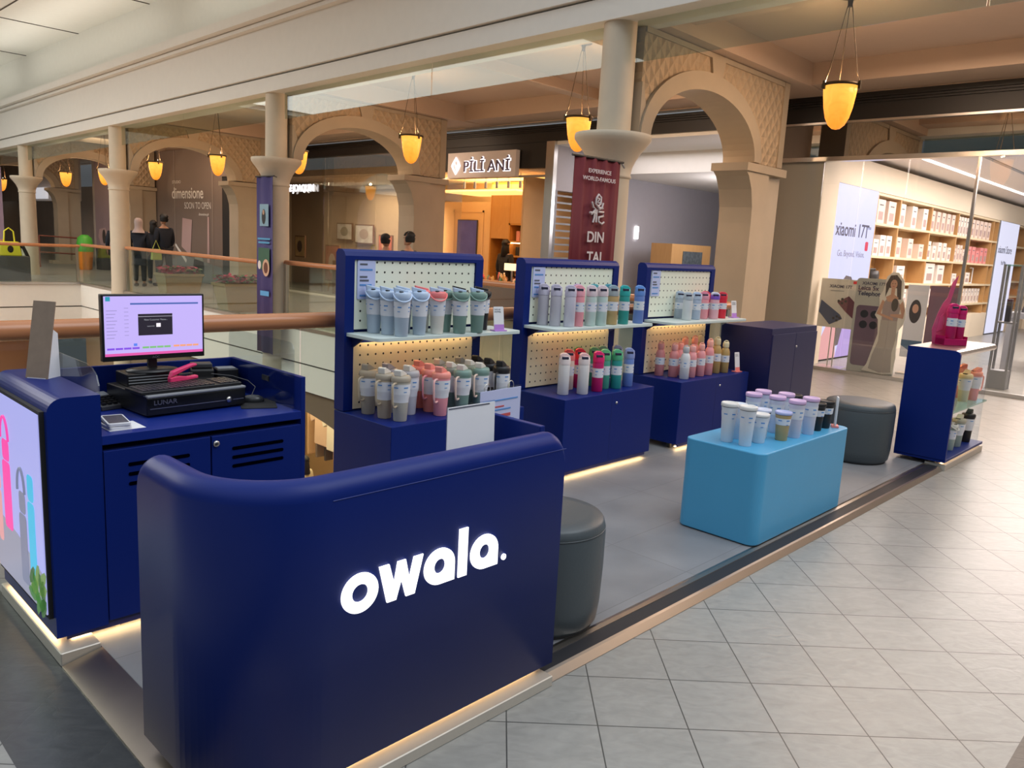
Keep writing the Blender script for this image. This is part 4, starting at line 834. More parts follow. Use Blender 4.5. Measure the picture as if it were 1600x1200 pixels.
# ================================================================== TEAL BENCH + CUPS
t = thing('display_bench', 'long sky-blue rounded display bench in the middle of the kiosk', 'bench')
m = MB(); poly = rrect(3.808, 1.795, 4.965, 2.275, .055, 8)
m.prism(poly, .038, .545, 'z'); m.build('bench_body', TEAL, t, .006)
m = MB(); m.prism(rrect(3.825, 1.81, 4.95, 2.26, .05, 6), .032, .038, 'z'); m.build('bench_foot', BLACKM, t)
g = 'coffee cups on the blue bench'; cw = (.74, .76, .80); cb2 = (.60, .64, .80); ZC = .5452
for x, y, a, b, h, w, l in ((3.925, 2.075, cw, (.72, .70, .68), .22, 0, 'tall white cup at the left end of the blue bench'), (3.925, 1.965, cw, (.74, .72, .70), .22, 0, 'tall white cup frontmost on the blue bench'), (4.045, 2.085, (.66, .74, .86), (.70, .76, .86), .20, 0, 'white cup between and behind the two tall white ones'),
        (4.06, 1.955, cw, (.76, .74, .72), .165, 1, 'short white cup right of the front tall one'), (4.17, 2.0, cw, cb2, .17, 1, 'short cup with blue lid behind the short white one'), (4.235, 1.905, c_gold, (.42, .46, .75), .165, 1, 'short tan cup with blue lid'),
        (4.345, 2.15, (.62, .62, .76), c_lil, .22, 1, 'tall lilac-lidded cup at the back left of its group'), (4.495, 2.165, (.62, .62, .76), c_lil, .22, 1, 'tall lilac-lidded cup at the very back'), (4.385, 2.02, (.64, .64, .76), c_lil, .22, 1, 'tall lilac-lidded cup behind the tan one'),
        (4.535, 2.035, (.62, .62, .76), c_lil, .22, 1, 'tall lilac-lidded cup in the second row right'), (4.365, 1.89, (.64, .62, .74), c_lil, .22, 1, 'front tall lilac-lidded cup right of the tan one'), (4.53, 1.88, (.66, .66, .78), c_lil, .22, 1, 'rightmost tall lilac-lidded cup'),
        (4.675, 1.895, c_bk, c_bk, .17, 1, 'short black cup next to the lilac ones'), (4.80, 1.895, c_bk, c_bk, .17, 1, 'short black cup next to the upright sign'), (4.70, 2.06, c_bk, c_bk, .19, 1, 'black cup half hidden at the back of the bench')):
    bottle('cup', (x, y, ZC), l, g, a, b, rz=random.uniform(-20, 10), h=h, wrap=bool(w))
t = thing('info_sign', 'thin upright white sign with coral foot on the right end of the blue bench', 'sign', (4.88, 1.86, ZC), math.radians(28))
m = MB(); m.prism([(-.03, 0), (.03, 0), (.03, .19), (-.03, .19)], -.004, .004, 'y'); m.build('sign_card', PAPER, t); m = MB(); m.box(-.034, -.02, 0, .034, .02, .012); m.build('sign_foot', CORP, t)
for k in range(4): m = MB(); m.box(-.02, -.0052, .06 + .03 * k, .02, -.004, .075 + .03 * k); m.build('text_line', REDINK, t)

# ================================================================== OTTOMANS
def ottoman(x, y, r, h, label, tz=0):
    t = thing('ottoman', label, 'stool', (x, y, .032), 0, 'round grey leather stools')
    m = MB(); m.lathe([(r * .90, .012), (r * .965, .03), (r * 1.0, .10), (r * 1.02, h * .55), (r * 1.02, h - .06), (r * 1.0, h - .045)], 48, cap=False); m.build('side_cover', OTT, t)
    m = MB(); m.lathe([(r * 1.0, h - .045), (r * 1.012, h - .040), (r * 1.005, h - .03), (r * .985, h - .012), (r * .95, h - .002), (r * .7, h + .006), (0, h + .008)], 48, cap=False); m.build('seat_top', OTT, t)
    m = MB(); m.tube([(r * 1.008 * math.cos(a), r * 1.008 * math.sin(a), h - .043) for a in [2 * PI * k / 48 for k in range(48)]], .003, 6, True); m.build('piping', OTT, t)
    m = MB(); m.lathe([(r * .9, 0), (r * .9, .014)], 32); m.build('base_disc', BLACKM, t)
OTTS = [(2.36, 2.02, .245, .455), (6.33, 2.235, .255, .46)]
ottoman(*OTTS[0], 'grey leather stool tucked behind the front counter'); ottoman(*OTTS[1], 'grey leather stool right of the blue bench')

# ================================================================== TALL CABINET
t = thing('storage_cabinet', 'plain navy two-door cabinet right of the pegboard stands', 'cabinet')
m = MB(); m.prism([(3.11, .075), (3.60, .075), (3.60, .94), (3.57, .957), (3.11, .957)], 6.50, 7.42, 'x'); cbn = m.build('carcass', mat('navy_lacquer_cool', (.010, .014, .085), .38), t, .002)
for x0, x1 in ((6.505, 6.963), (6.967, 7.415)):
    m = MB(); m.box(x0, 3.098, .08, x1, 3.11, .905); d = m.build('door', MATS['navy_lacquer_cool'], t, .001)
m = MB(); m.lathe([(.01, 0), (.01, .006), (0, .007)], 12); o = m.build('lock', STEEL, d); o.location = (6.985, 3.098, .78); o.rotation_euler = (PI / 2, 0, 0)
m = MB(); m.box(6.55, 3.15, .032, 7.38, 3.55, .075); m.build('skirting', MATS['violet_blue_skirting'], t)

# ================================================================== END UNIT
t = thing('end_display_unit', 'navy end cabinet with steel-edged top and open glass shelf', 'display stand')
m = MB(); m.prism(rrect(1.66, .082, 2.02, .94, .03, 5, (0, 0, 1, 1)), 6.64, 6.665, 'x') if False else m.prism([(1.66, .082), (2.04, .082), (2.04, .94), (1.70, .94), (1.675, .932), (1.66, .91)], 6.64, 6.665, 'x'); m.build('side_panel', NAVY, t)
m = MB(); m.box(6.665, 2.02, .082, 7.70, 2.04, .93); m.build('back_panel', mat('cream_backing', (.70, .58, .36), .6), t)
m = MB(); m.box(7.70, 1.70, .082, 7.72, 2.04, .93); m.build('far_side_post', G_ACR, t)
m = MB(); m.box(6.64, 1.66, .066, 7.72, 2.04, .088); m.build('bottom_board', NAVY, t, .002)
m = MB(); m.prism([(1.70, .885), (2.04, .885), (2.04, .94), (1.70, .94), (1.675, .932), (1.662, .912), (1.675, .893)], 6.665, 7.72, 'x'); m.build('metal_top', STEEL, t)
m = MB(); m.box(6.665, 1.68, .44, 7.73, 2.02, .452); m.build('glass_shelf', glass('green_edge_glass', (.75, .90, .86), .12, 0, .25, (.35, .62, .60)), t)
for z in (.88, .43): m = MB(); m.box(6.70, 1.98, z - .006, 7.68, 1.995, z); m.build('led_strip', LEDP, t)
m = MB(); m.box(6.68, 1.69, .055, 7.68, 1.70, .060); m.build('led_strip', LEDW, t)
for fx in (6.7, 7.6): m = MB(); m.lathe([(.02, .05), (.02, .066)], 10, (fx, 1.8, 0)); m.build('foot', BLACK, t)
plinth(6.66, 1.655, 7.72, 1.808, 'steel plinth glowing under the right end cabinet', .05)
def q(kind, x, y, z, l, *c, **k): return bottle(kind, (x, y, z), l, 'bottles in the right end cabinet', *c, **k)
q('mug', 7.41, 1.79, .4525, 'cream mug tumbler on the glass shelf of the end cabinet', (.66, .62, .45), (.80, .66, .36), (.80, .66, .36), (.66, .62, .45), rz=180, sc=.95)
q('mug', 7.58, 1.76, .4525, 'front pink mug tumbler on the glass shelf of the end cabinet', (.85, .38, .38), (.92, .38, .28), (.92, .38, .28), (.92, .42, .35), rz=150)
q('mug', 7.59, 1.88, .4525, 'rear coral mug tumbler on the glass shelf of the end cabinet', (.85, .36, .33), (.92, .36, .26), (.92, .36, .26), (.92, .42, .35), rz=140, sc=1.05)
q('mug', 7.56, 1.76, .0885, 'black tumbler on the bottom board of the end cabinet', c_bk, c_bk, c_bk, c_bk, rz=180)
q('mug', 7.28, 1.76, .0885, 'sage grey tumbler on the bottom board of the end cabinet', (.30, .36, .33), (.4, .38, .3), (.7, .66, .55), (.5, .5, .45), rz=180, sc=.95)
q('tumbler', 7.08, 1.76, .0885, 'pale green tumbler at the left of the bottom board in the end cabinet', (.34, .42, .38), (.66, .66, .62), (.66, .66, .62), rz=0, sc=.9)
t = thing('display_tray', 'magenta tray display with pink splash cut-out on top of the end cabinet', 'display', (7.12, 1.87, .9405), math.radians(-38))
MAGP = mat('magenta_acrylic', (.52, .01, .12), .25); m = MB(); m.box(-.10, -.06, 0, .10, .05, .055); m.build('tray_front', MAGP, t, .004)
m = MB(); m.box(-.10, -.06, 0, -.095, .09, .075); m.box(.095, -.06, 0, .10, .09, .075); m.build('tray_side', MAGP, t)
m = MB(); m.prism([(-.12, .0), (.06, .0), (.05, .12), (-.0, .22), (.035, .33), (-.02, .30), (.03, .56), (-.015, .50), (-.04, .38), (-.075, .33), (-.11, .24), (-.14, .12)], .055, .062, 'y'); m.build('splash_cutout', glass('pink_acrylic', (.85, .30, .50), .08, 0.1, .55, (.85, .18, .36)), t)
m = MB(); m.prism([(-.10, .10), (-.05, .12), (-.06, .25), (-.09, .22)], .051, .0545, 'y'); m.prism([(-.03, .15), (.0, .2), (-.02, .32), (-.04, .26)], .051, .0545, 'y'); m.build('splash_print', mat('pink_print', (.75, .10, .25), .5), t)
for x, y, l, s_ in ((7.08, 1.87, 'left magenta water bottle standing in the magenta tray', 1.0), (7.155, 1.83, 'right magenta water bottle standing in the magenta tray', .95)):
    bottle('freesip', (x, y, .9965), l, 'magenta bottles in the tray', (.55, .01, .13), (.62, .01, .15), (.66, .01, .17), rz=-50, sc=s_)

# ================================================================== BANNERS
t = thing('banner', 'maroon DIN banner with white emblem hanging on the nearest column', 'banner', (6.105, 4.84, 0), math.radians(-4))
MAR = mat('maroon_cloth', (.14, .008, .018), .7, bump=.1, vscale=4)
m = MB(); N_ = 24; vs = []
for k in range(N_ + 1):
    x = -.325 + .65 * k / N_; y = .012 * math.sin(k * 1.1) + .006 * math.sin(k * 2.3)
    vs += [(x, y, .55), (x, y, 2.40), (x, y + .004, .55), (x, y + .004, 2.40)]
fs = []
for k in range(N_): a = 4 * k; b = a + 4; fs += [(a, b, b + 1, a + 1), (a + 2, a + 3, b + 3, b + 2), (a + 1, b + 1, b + 3, a + 3), (a, a + 2, b + 2, b)]
m.add(vs, fs, True); m.build('cloth', MAR, t)
m = MB(); m.tube([(-.36, 0, 2.405), (.36, 0, 2.405)], .012, 8); m.tube([(.33, 0, 2.405), (.68, .26, 2.40)], .010, 6); m.build('banner_rod', BLACK, t)
WP = mat('white_print', (.72, .66, .66), .7)
txt('EXPERIENCE', .052, (0, -.03, 2.265), WP, 'lettering', t, align='CENTER', sx=1.12, bold=.0008); txt('WORLD-FAMOUS', .052, (0, -.03, 2.195), WP, 'lettering', t, align='CENTER', sx=1.12, bold=.0008)
txt('DIN', .14, (0, -.03, 1.625), WP, 'lettering', t, align='CENTER', bold=.003); txt('TAI', .14, (0, -.03, 1.435), WP, 'lettering', t, align='CENTER', bold=.003); txt('FUNG', .13, (0, -.03, 1.25), WP, 'lettering', t, align='CENTER', bold=.003)
m = MB()
for pts in ([(-.04, 1.80), (-.05, 1.72), (.0, 1.68), (.05, 1.72), (.05, 1.82), (0, 1.86), (-.04, 1.80)], [(-.02, 1.80), (.02, 1.80), (-.02, 1.74), (.025, 1.73)], [(-.12, 1.74), (-.09, 1.66), (-.04, 1.64), (-.12, 1.55)], [(-.05, 1.64), (-.06, 1.50), (-.08, 1.43)], [(-.15, 1.58), (-.03, 1.57)], [(-.02, 1.63), (-.02, 1.44)], [(.10, 1.74), (.08, 1.66), (.02, 1.64)],
            [(.02, 1.60), (.12, 1.60), (.12, 1.54), (.03, 1.52), (.03, 1.45), (.10, 1.42), (.14, 1.45)], [(.0, 1.67), (.10, 1.655)]):
    m.tube([(x * .72, -.032, 1.80 + (z - 1.42) * .62) for x, z in pts], .0105, 6)
m.build('emblem', WP, t)
t = thing('banner', 'tall narrow purple banner with pictures on the second column', 'banner', (6.60, 12.03, 0), 0)
PUR = mat('purple_cloth', (.06, .045, .17), .7)
m = MB(); vs = []; N_ = 12
for k in range(N_ + 1): y = .27 - .54 * k / N_; x = .015 * math.sin(k * .9); vs += [(x, y, -.43), (x, y, 2.43), (x + .004, y, -.43), (x + .004, y, 2.43)]
fs = []
for k in range(N_): a = 4 * k; b = a + 4; fs += [(a, b, b + 1, a + 1), (a + 2, a + 3, b + 3, b + 2), (a + 1, b + 1, b + 3, a + 3), (a, a + 2, b + 2, b)]
m.add(vs, fs, True); m.build('cloth', PUR, t)
m = MB(); m.tube([(0, .30, 2.44), (0.0, -.29, 2.44)], .012, 8); m.tube([(0, -.28, 2.44), (.15, -.1, 2.44)], .01, 6); m.build('banner_rod', BLACK, t)
def bp_(poly, col, nm, x=-.02): m = MB(); m.prism(poly, x, x - .002, 'x'); return m.build(nm, mat('bn_%02d%02d%02d' % tuple(int(c * 99) for c in col), col, .7), t)
bp_([(-.15, 1.65), (.13, 1.65), (.13, 2.0), (-.15, 2.0)], (.25, .40, .50), 'picture'); bp_(ell(0, 1.80, .06, .12), (.03, .03, .03), 'picture_figure', -.023); bp_(ell(0, 1.87, .03, .04), (.5, .3, .2), 'picture_face', -.026)
bp_([(-.2, 1.43), (.2, 1.43), (.2, 1.46), (-.2, 1.46)], (.10, .35, .60), 'text_line'); bp_([(-.18, 1.37), (.18, 1.37), (.18, 1.40), (-.18, 1.40)], (.10, .35, .60), 'text_line')
bp_([(-.18, .95), (.18, .95), (.18, 1.30), (-.18, 1.30)], (.05, .13, .08), 'picture'); bp_(ell(-.07, .98, .11, .14), (.70, .42, .28), 'plate_picture', -.023); bp_(ell(-.07, .98, .065, .09), (.15, .05, .03), 'food_picture', -.026); bp_(ell(.14, 1.02, .05, .07), (.8, .7, .65), 'cup_picture', -.023)
bp_([(-.16, .52), (.12, .52), (.12, .60), (-.16, .60)], (.12, .38, .70), 'logo_block')

# ================================================================== PHONE SHOP (Xiaomi)
PW = mat('phone_shop_wall', (.86, .74, .58), .7)
p = MB(); p.box(11.5, 5.45, 0, 26, 5.6, 3.4); p.box(26, -6, 0, 26.2, 5.6, 3.4); p.box(11.5, 4.9, 0, 12.1, 5.45, 2.9) if False else None
p.box(11.5, 5.1, 2.76, 26, 5.45, 3.2); p.box(11.55, 5.0, 0, 12.12, 5.45, 3.2)
struct(p.build('wall_phone_shop', PW))
p = MB(); p.box(11.45, -6, 3.28, 26, 5.5, 3.4); struct(p.build('ceiling_phone_shop', mat('phone_shop_ceiling', (.80, .74, .72), .7)))
for i, (y, x0, x1) in enumerate(((5.0, 12.85, 25), (2.95, 12.4, 25))):
    t = thing('ceiling_light_line', ('long white light line along the phone shop wall side', 'second white light line nearer the shop middle')[i], 'light', (0, 0, 0)); m = MB(); m.box(x0, y - .03 - (.0 if i else .55), 3.262, x1, y + .03 - (.0 if i else .55), 3.279); m.build('diffuser', LEDC, t)
    if i == 0: m = MB(); m.box(13.0, 3.55, 3.27, 25, 3.62, 3.279); m.build('track_slot', GREYP, t)
# glass front
edges = [-1.5, .9, 2.1, 2.98, 3.80, 4.40, 4.95]
for i in range(len(edges) - 1):
    if i == 1: continue
    g_ = MB(); g_.box(XF, edges[i] + .006, .05, XF + .012, edges[i + 1] - .006, 2.96); struct(g_.build('window_%d' % (i + 4), G_SHOP))
g_ = MB(); g_.box(XF, 4.95, .05, XF + .012, 5.64, 2.96); struct(g_.build('window_2', G_GREY))
g_ = MB(); g_.box(XF - .02, 2.955, .0, XF + .03, 2.985, 2.96); g_.box(XF - .02, 2.56, 0, XF + .03, 2.60, 2.2) if False else None; struct(g_.build('door_1', STEEL))
# light box posters
def emm(n, c, e): return mat(n, tuple(v * .12 for v in c), .5, emit=e, ecol=c)
t = thing('lightbox_poster', 'large glowing lilac lightbox poster with a woman, at the left of the phone shop', 'poster', (0, 0, 0))
m = MB(); m.box(12.13, 5.08, 0.02, 13.98, 5.44, 2.765); m.build('box_frame', GREYP, t)
m = MB(); m.box(12.16, 5.072, .03, 13.95, 5.081, 2.755); lb = m.build('lit_face', emm('lightbox_lilac', (.66, .66, .98), 1.0), t)
YP = 5.071
def lp(poly, col, nm, k=0, par=None, e=.75): m = MB(); m.prism(poly, YP - .002 * k, YP - .002 * k - .0015, 'y'); return m.build(nm, emm('lp_%02d%02d%02d' % tuple(int(c * 99) for c in col), col, e), par or lb)
DKT = mat('dark_print', (.05, .05, .10), .6)
txt('xiaomi 17T', .30, (12.36, YP - .003, 1.98), DKT, 'lettering', lb, ext=.001, bold=.003, sx=.98); txt('Pro', .09, (13.66, YP - .003, 2.12), DKT, 'lettering', lb)
txt('Go. Beyond. Vision.', .14, (12.52, YP - .003, 1.66), mat('grey_print', (.25, .26, .38), .6), 'lettering', lb)
lp(rrect(13.62, 1.77, 13.75, 1.92, .03), (.9, .05, .12), 'red_badge', 1)
# woman on the poster: hair, face, body
lp([(12.72, .2), (12.66, .9), (12.78, 1.22), (12.98, 1.36), (13.2, 1.34), (13.38, 1.18), (13.46, .9), (13.5, .3)], (.16, .12, .13), 'printed_hair', 1)
lp(ell(13.02, .98, .21, .30, 28, .15), (.98, .46, .50), 'printed_face', 2); lp(ell(12.94, 1.02, .03, .014), (.1, .05, .06), 'printed_eye', 3); lp(ell(13.10, 1.00, .03, .014), (.1, .05, .06), 'printed_eye', 3); lp(ell(13.02, .82, .05, .02), (.8, .1, .2), 'printed_mouth', 3)
lp([(12.16, .03), (12.2, .3), (12.5, .66), (12.75, .70), (12.9, .1), (12.9, .03)], (.96, .45, .46), 'printed_arm', 2); lp([(12.9, .03), (13.1, .6), (13.4, .55), (13.7, .03)], (.60, .42, .90), 'printed_dress', 3, e=.7); lp([(13.4, .10), (13.8, .45), (13.95, .9), (13.95, .4), (13.7, .03)], (.98, .50, .48), 'printed_arm', 2)
t = thing('lightbox_poster', 'distant glowing white lightbox between the shelf bays', 'poster', (0, 0, 0))
m = MB(); m.box(22.03, 5.08, .02, 23.9, 5.44, 2.765); m.build('box_frame', GREYP, t); m = MB(); m.box(22.05, 5.072, .03, 23.88, 5.081, 2.755); lb2 = m.build('lit_face', emm('lightbox_white', (.80, .78, .98), .95), t)
txt('xiaomi Store', .26, (22.1, YP - .003, 2.0), DKT, 'lettering', lb2, ext=.001); txt('Pad Mini', .14, (22.55, YP - .003, 1.72), DKT, 'lettering', lb2)
# shelving
def shelving(x0, x1, bays, rows, label):
    t = thing('wall_shelving', label, 'shelving', (0, 0, 0))
    m = MB(); m.box(x0, 5.42, 0, x1, 5.445, 2.74); m.build('back_board', mat('oak_back', (.50, .30, .12), .6), t)
    m = MB(); m.box(x0, 5.09, 0, x1, 5.42, .55); m.build('base_unit', PW, t)
    for b in bays: m = MB(); m.box(b - .025, 5.10, .55, b + .025, 5.42, 2.74); m.build('upright', OAK, t)
    for z in rows: m = MB(); m.box(x0, 5.095, z - .02, x1, 5.42, z + .02); m.build('shelf_board', mat('pale_oak', (.80, .66, .44), .5), t)
shelving(14.02, 22.0, (14.04, 15.16, 16.94, 18.72, 19.74, 21.56, 21.98), (2.73, 2.24, 1.69, 1.22, .78), 'oak wall shelving full of white product boxes')
shelving(23.92, 26, (23.94, 25.2), (2.73, 2.2, 1.75, 1.3, .9), 'second oak shelving beyond the distant lightbox')
BXW = mat('product_box_cream', (.82, .66, .58), .5); BXB = mat('product_box_white', (.86, .78, .72), .5); BXK = mat('product_box_dark', (.06, .05, .06), .5); BXP = mat('product_box_pink', (.80, .30, .30), .5)
protos = {}
def pbox(x, z, w, h, mm, label, grp):
    k = (round(w, 2), round(h, 2), mm.name)
    if k not in protos:
        m = MB(); m.box(-w / 2, -.06, 0, w / 2, .06, h); o = m.build('product_box', mm, None); protos[k] = o
        m = MB(); m.box(-w * .3, -.0612, h * .15, w * .3, -.06, h * .5); m.build('printed_picture', mat('box_picture', (.45, .32, .30), .6), o)
        m = MB(); m.box(-w * .25, -.0612, h * .75, w * .25, -.06, h * .80); m.build('printed_line', INK, o)
    else:
        s = protos[k]; o = s.copy(); C.objects.link(o)
        for ch in list(s.children): c = ch.copy(); C.objects.link(c); c.parent = o
    o.location = (x, 5.20, z); tag(o, label, 'product box', grp); return o
G = 'product boxes on the phone shop shelving'
for bay, (a, b) in enumerate(((14.04, 15.16), (15.16, 16.94), (16.94, 18.72), (18.72, 19.74), (19.74, 21.56))):
    bn = ('bay nearest the lilac poster', 'second bay from the poster', 'middle bay of the shelving', 'narrow fourth bay', 'bay beside the distant lightbox')[bay]
    for row, z in enumerate((2.26, 1.71)):
        n = ((2, 3), (3, 3), (5, 5), (4, 4), (5, 5))[bay][row]; w = ((.36, .26), (.27, .27), (.20, .20), (.15, .15), (.24, .24))[bay][row]
        for k in range(n):
            h = (.40, .36)[row] * (1.0 if (k + bay) % 3 or row == 0 else .78)
            x = a + .12 + w / 2 + k * ((b - a - .24 - w) / (n - 1))
            pbox(x, z, w, h, (BXW, BXB)[(bay + row) % 2] if not (bay == 4 and row == 1) else BXP, 'tall narrow carton in the %s row, %s' % (('top', 'second')[row], bn), G)
    for k in range(6 if bay != 3 else 3):
        x = a + .15 + k * ((b - a - .3) / (6 if bay != 3 else 3)) + .06; pbox(x, .80, .13, .33, BXB, 'slim white box in the low shelf row, %s' % bn, G)
for x, w, h, l in ((15.7, .42, .32, 'cream carton on the third shelf, second bay'), (17.4, .55, .40, 'big white carton on the third shelf, middle bay'), (18.1, .45, .38, 'smaller white carton on the third shelf, middle bay'), (19.1, .3, .22, 'low white box on the third shelf, narrow bay'), (20.1, .35, .25, 'small box on the third shelf, bay by the lightbox')):
    pbox(x, 1.24, w, h, BXB, l, G)
t = thing('desk_lamp', 'white angular desk lamp on the third shelf by the lightbox', 'lamp', (20.6, 5.2, 1.24)); m = MB(); m.tube([(-.1, 0, .01), (.12, 0, .01)], .02, 6); m.tube([(.1, 0, .01), (.1, 0, .36), (-.12, 0, .36)], .015, 6); m.build('lamp_arm', WHITE, t)
t = thing('camera_group', 'dark camera on the shelf left of the cartons', 'camera', (14.5, 5.28, 1.245)); m = MB(); m.box(-.2, -.06, 0, .2, .06, .25); m.build('camera_body', BLACK, t, .02); m = MB(); m.lathe([(.09, 0), (.09, .1), (.0, .1)], 16); o = m.build('lens', DKGREY, t); o.location = (0, -.06, .12); o.rotation_euler = (PI / 2, 0, 0)
# easel sign, standee, posters
t = thing('sign_stand', 'white phone advert board on a twin pole stand behind the shop glass', 'sign stand', (11.83, 4.69, 0), 0)
m = MB(); m.prism(rrect(-.28, .60, .27, 1.32, .01, 3), -.02, 0, 'x'); bd_ = m.build('board', mat('poster_cream', (.70, .66, .58), .6), t)
def st(poly, col, nm, x=-.022, par=None): m = MB(); m.prism(poly, x, x - .001, 'x'); return m.build(nm, mat('st_%02d%02d%02d' % tuple(int(c * 99) for c in col), col, .5), par or bd_)
st([(.0, .98), (-.16, 1.08), (-.27, .98), (-.27, .74), (-.12, .86)], (.16, .05, .07), 'printed_phone'); st([(.24, 1.00), (.26, .82), (.08, .64), (-.10, .74), (-.06, .80)], (.05, .08, .16), 'printed_phone', -.023)
for cy, cz in ((-.02, 1.0), (-.07, 1.03), (-.07, .97), (-.12, 1.0)): st(ell(cy, cz, .02, .018, 12), (.02, .02, .02), 'printed_lens', -.0245)
for cy, cz in ((.03, .74), (-.02, .77), (-.02, .71), (-.06, .75)): st(ell(cy, cz, .02, .018, 12), (.02, .02, .03), 'printed_lens', -.0245)
txt('XIAOMI 17T', .062, (-.0225, .14, 1.19), DKT, 'lettering', bd_, face='-x', bold=.001); st([(-.20, 1.26), (-.25, 1.26), (-.25, 1.30), (-.20, 1.30)], (.8, .05, .05), 'red_mark')
st([(.12, 1.14), (-.08, 1.14), (-.08, 1.15), (.12, 1.15)], (.3, .3, .3), 'text_line')
for y in (-.02, .05): m = MB(); m.tube([(0, y, .02), (0, y, .62)], .009, 8); m.build('pole', STEEL, t)
m = MB(); m.box(-.14, -.20, 0, .14, .2, .018); m.build('base_plate', STEEL, t, .004)
t = thing('advert_standee', 'rounded advert board with large violet phone camera and a standing woman cut-out', 'standee', (11.62, 0, 0))
m = MB(); m.prism(rrect(3.72, .0, 4.36, 1.36, .05, 5, (0, 0, 1, 1)), -.03, 0, 'x'); bd_ = m.build('board', mat('poster_grey', (.52, .52, .47), .6), t)
m = MB(); m.prism(rrect(3.80, .12, 4.32, .98, .05, 5), -.034, -.0305, 'x'); m.build('printed_phone', mat('violet_phone', (.17, .11, .16), .5, var=.3, vscale=1.5), bd_)
for cy, cz in ((4.20, .86), (4.06, .86), (4.20, .71), (4.06, .71)): st(ell(cy, cz, .055, .055, 20), (.02, .015, .025), 'printed_lens', -.036)
txt('XIAOMI 17T', .06, (-.0325, 4.28, 1.27), DKT, 'lettering', bd_, face='-x', bold=.001); txt('Leica 5x\nTelephoto', .085, (-.0325, 4.33, 1.12), DKT, 'lettering', bd_, face='-x', bold=.002, line=.9)
SK = (.55, .30, .20)
w_ = MB(); w_.prism([(4.02, 1.12), (4.0, 1.0), (4.05, .86), (4.0, .8), (3.98, .60), (4.02, .42), (4.08, .16), (4.14, .06), (3.84, .04), (3.72, .06), (3.70, .3), (3.74, .62), (3.66, .76), (3.64, .9), (3.68, 1.06), (3.72, 1.14), (3.72, 1.36), (3.80, 1.46), (3.88, 1.47), (3.95, 1.40), (3.98, 1.2)], -.05, -.04, 'x'); wb = w_.build('woman_cutout', mat('cutout_rim', (.78, .74, .66), .6), t)
def wc(poly, col, nm, k): return st(poly, col, nm, -.0505 - .0012 * k, wb)
wc([(4.05, .10), (4.02, .3), (3.96, .5), (3.96, .80), (3.74, .80), (3.73, .55), (3.76, .35), (3.74, .08), (3.9, .06)], (.42, .38, .35), 'printed_gown', 1); wc([(3.95, .8), (3.96, 1.02), (3.9, 1.12), (3.78, 1.12), (3.72, 1.0), (3.74, .8)], (.34, .27, .27), 'printed_bodice', 2)
wc([(3.97, 1.08), (4.0, .98), (4.03, .88), (3.80, .80), (3.80, .84), (3.97, .89), (3.94, 1.06)], SK, 'printed_arm', 3); wc([(3.70, 1.08), (3.66, .96), (3.67, .84), (3.84, .86), (3.84, .89), (3.70, .90), (3.74, 1.02)], SK, 'printed_arm', 3)
wc([(3.94, 1.12), (3.95, 1.3), (3.90, 1.42), (3.82, 1.43), (3.75, 1.35), (3.73, 1.1), (3.78, 1.1), (3.8, 1.25), (3.9, 1.25)], (.03, .02, .02), 'printed_hair', 3); wc([(3.93, 1.12), (3.87, 1.16), (3.87, 1.26), (3.82, 1.26), (3.82, 1.16), (3.76, 1.12), (3.80, 1.06), (3.90, 1.06)], SK, 'printed_neck', 3.5); wc(ell(3.845, 1.30, .045, .065), SK, 'printed_face', 4); wc(ell(3.80, 1.02, .045, .09), (.015, .015, .015), 'printed_phone', 4)
wc(ell(3.862, 1.31, .008, .005, 8), (.02, .02, .02), 'printed_eye', 5); wc(ell(3.828, 1.31, .008, .005, 8), (.02, .02, .02), 'printed_eye', 5); wc(ell(3.845, 1.272, .012, .005, 8), (.4, .05, .06), 'printed_mouth', 5)
t = thing('advert_standee', 'smaller advert board with a dark-haired portrait behind the end cabinet', 'standee', (12.3, 0, 0))
m = MB(); m.box(-.02, 3.60, .25, 0, 3.88, 1.30); bd_ = m.build('board', mat('poster_pale', (.66, .66, .70), .6), t); st(ell(3.745, .92, .08, .17), (.04, .03, .03), 'printed_hair', -.022); st(ell(3.745, .96, .042, .065), SK, 'printed_face', -.0235); st([(3.88, .5), (3.60, .5), (3.60, .25), (3.88, .42)], (.08, .14, .22), 'printed_phone', -.022)
m = MB(); m.box(-.025, 3.20, .25, -.005, 3.58, 1.30); m.build('side_board', mat('poster_mauve', (.19, .11, .15), .6), t); m = MB(); m.box(-.1, 3.2, 0, .1, 3.88, .02); m.box(-.015, 3.5, 0, -.003, 3.54, .3); m.build('foot', STEEL, t)
t = thing('display_table', 'grey square-legged display table in the phone shop', 'table', (0, 0, 0))
m = MB(); m.box(14.45, 1.6, .84, 16.4, 3.05, .93); m.build('table_top', GREYP, t)
for x in (14.53, 16.3):
    for y in (1.68, 2.97): m = MB(); m.box(x - .07, y - .07, 0, x + .07, y + .07, .84); m.build('leg', GREYP, t)
for k in range(4):
    t = thing('demo_phone', 'demo phone on a small stand on the grey display table', 'phone', (14.7 + .35 * k, 2.85, .93), 0, 'demo phones on the table'); m = MB(); m.prism([(0, 0), (.06, 0), (.02, .16), (.01, .16)], -.04, .04, 'x'); m.build('phone_body', DKGREY, t); m = MB(); m.prism([(-.002, .01), (0, .01), (.01, .155), (.008, .155)], -.036, .036, 'x'); m.build('phone_screen', emm('demo_screen', (.7, .4, .5), .6), t)
t = thing('display_tower', 'slim clear display tower with steel frame near the shop door', 'display case', (12.15, 2.55, 0))
for x, y in ((-.1, -.1), (.1, -.1), (-.1, .1), (.1, .1)): m = MB(); m.box(x - .015, y - .015, 0, x + .015, y + .015, 1.65); m.build('post', GREYP, t)
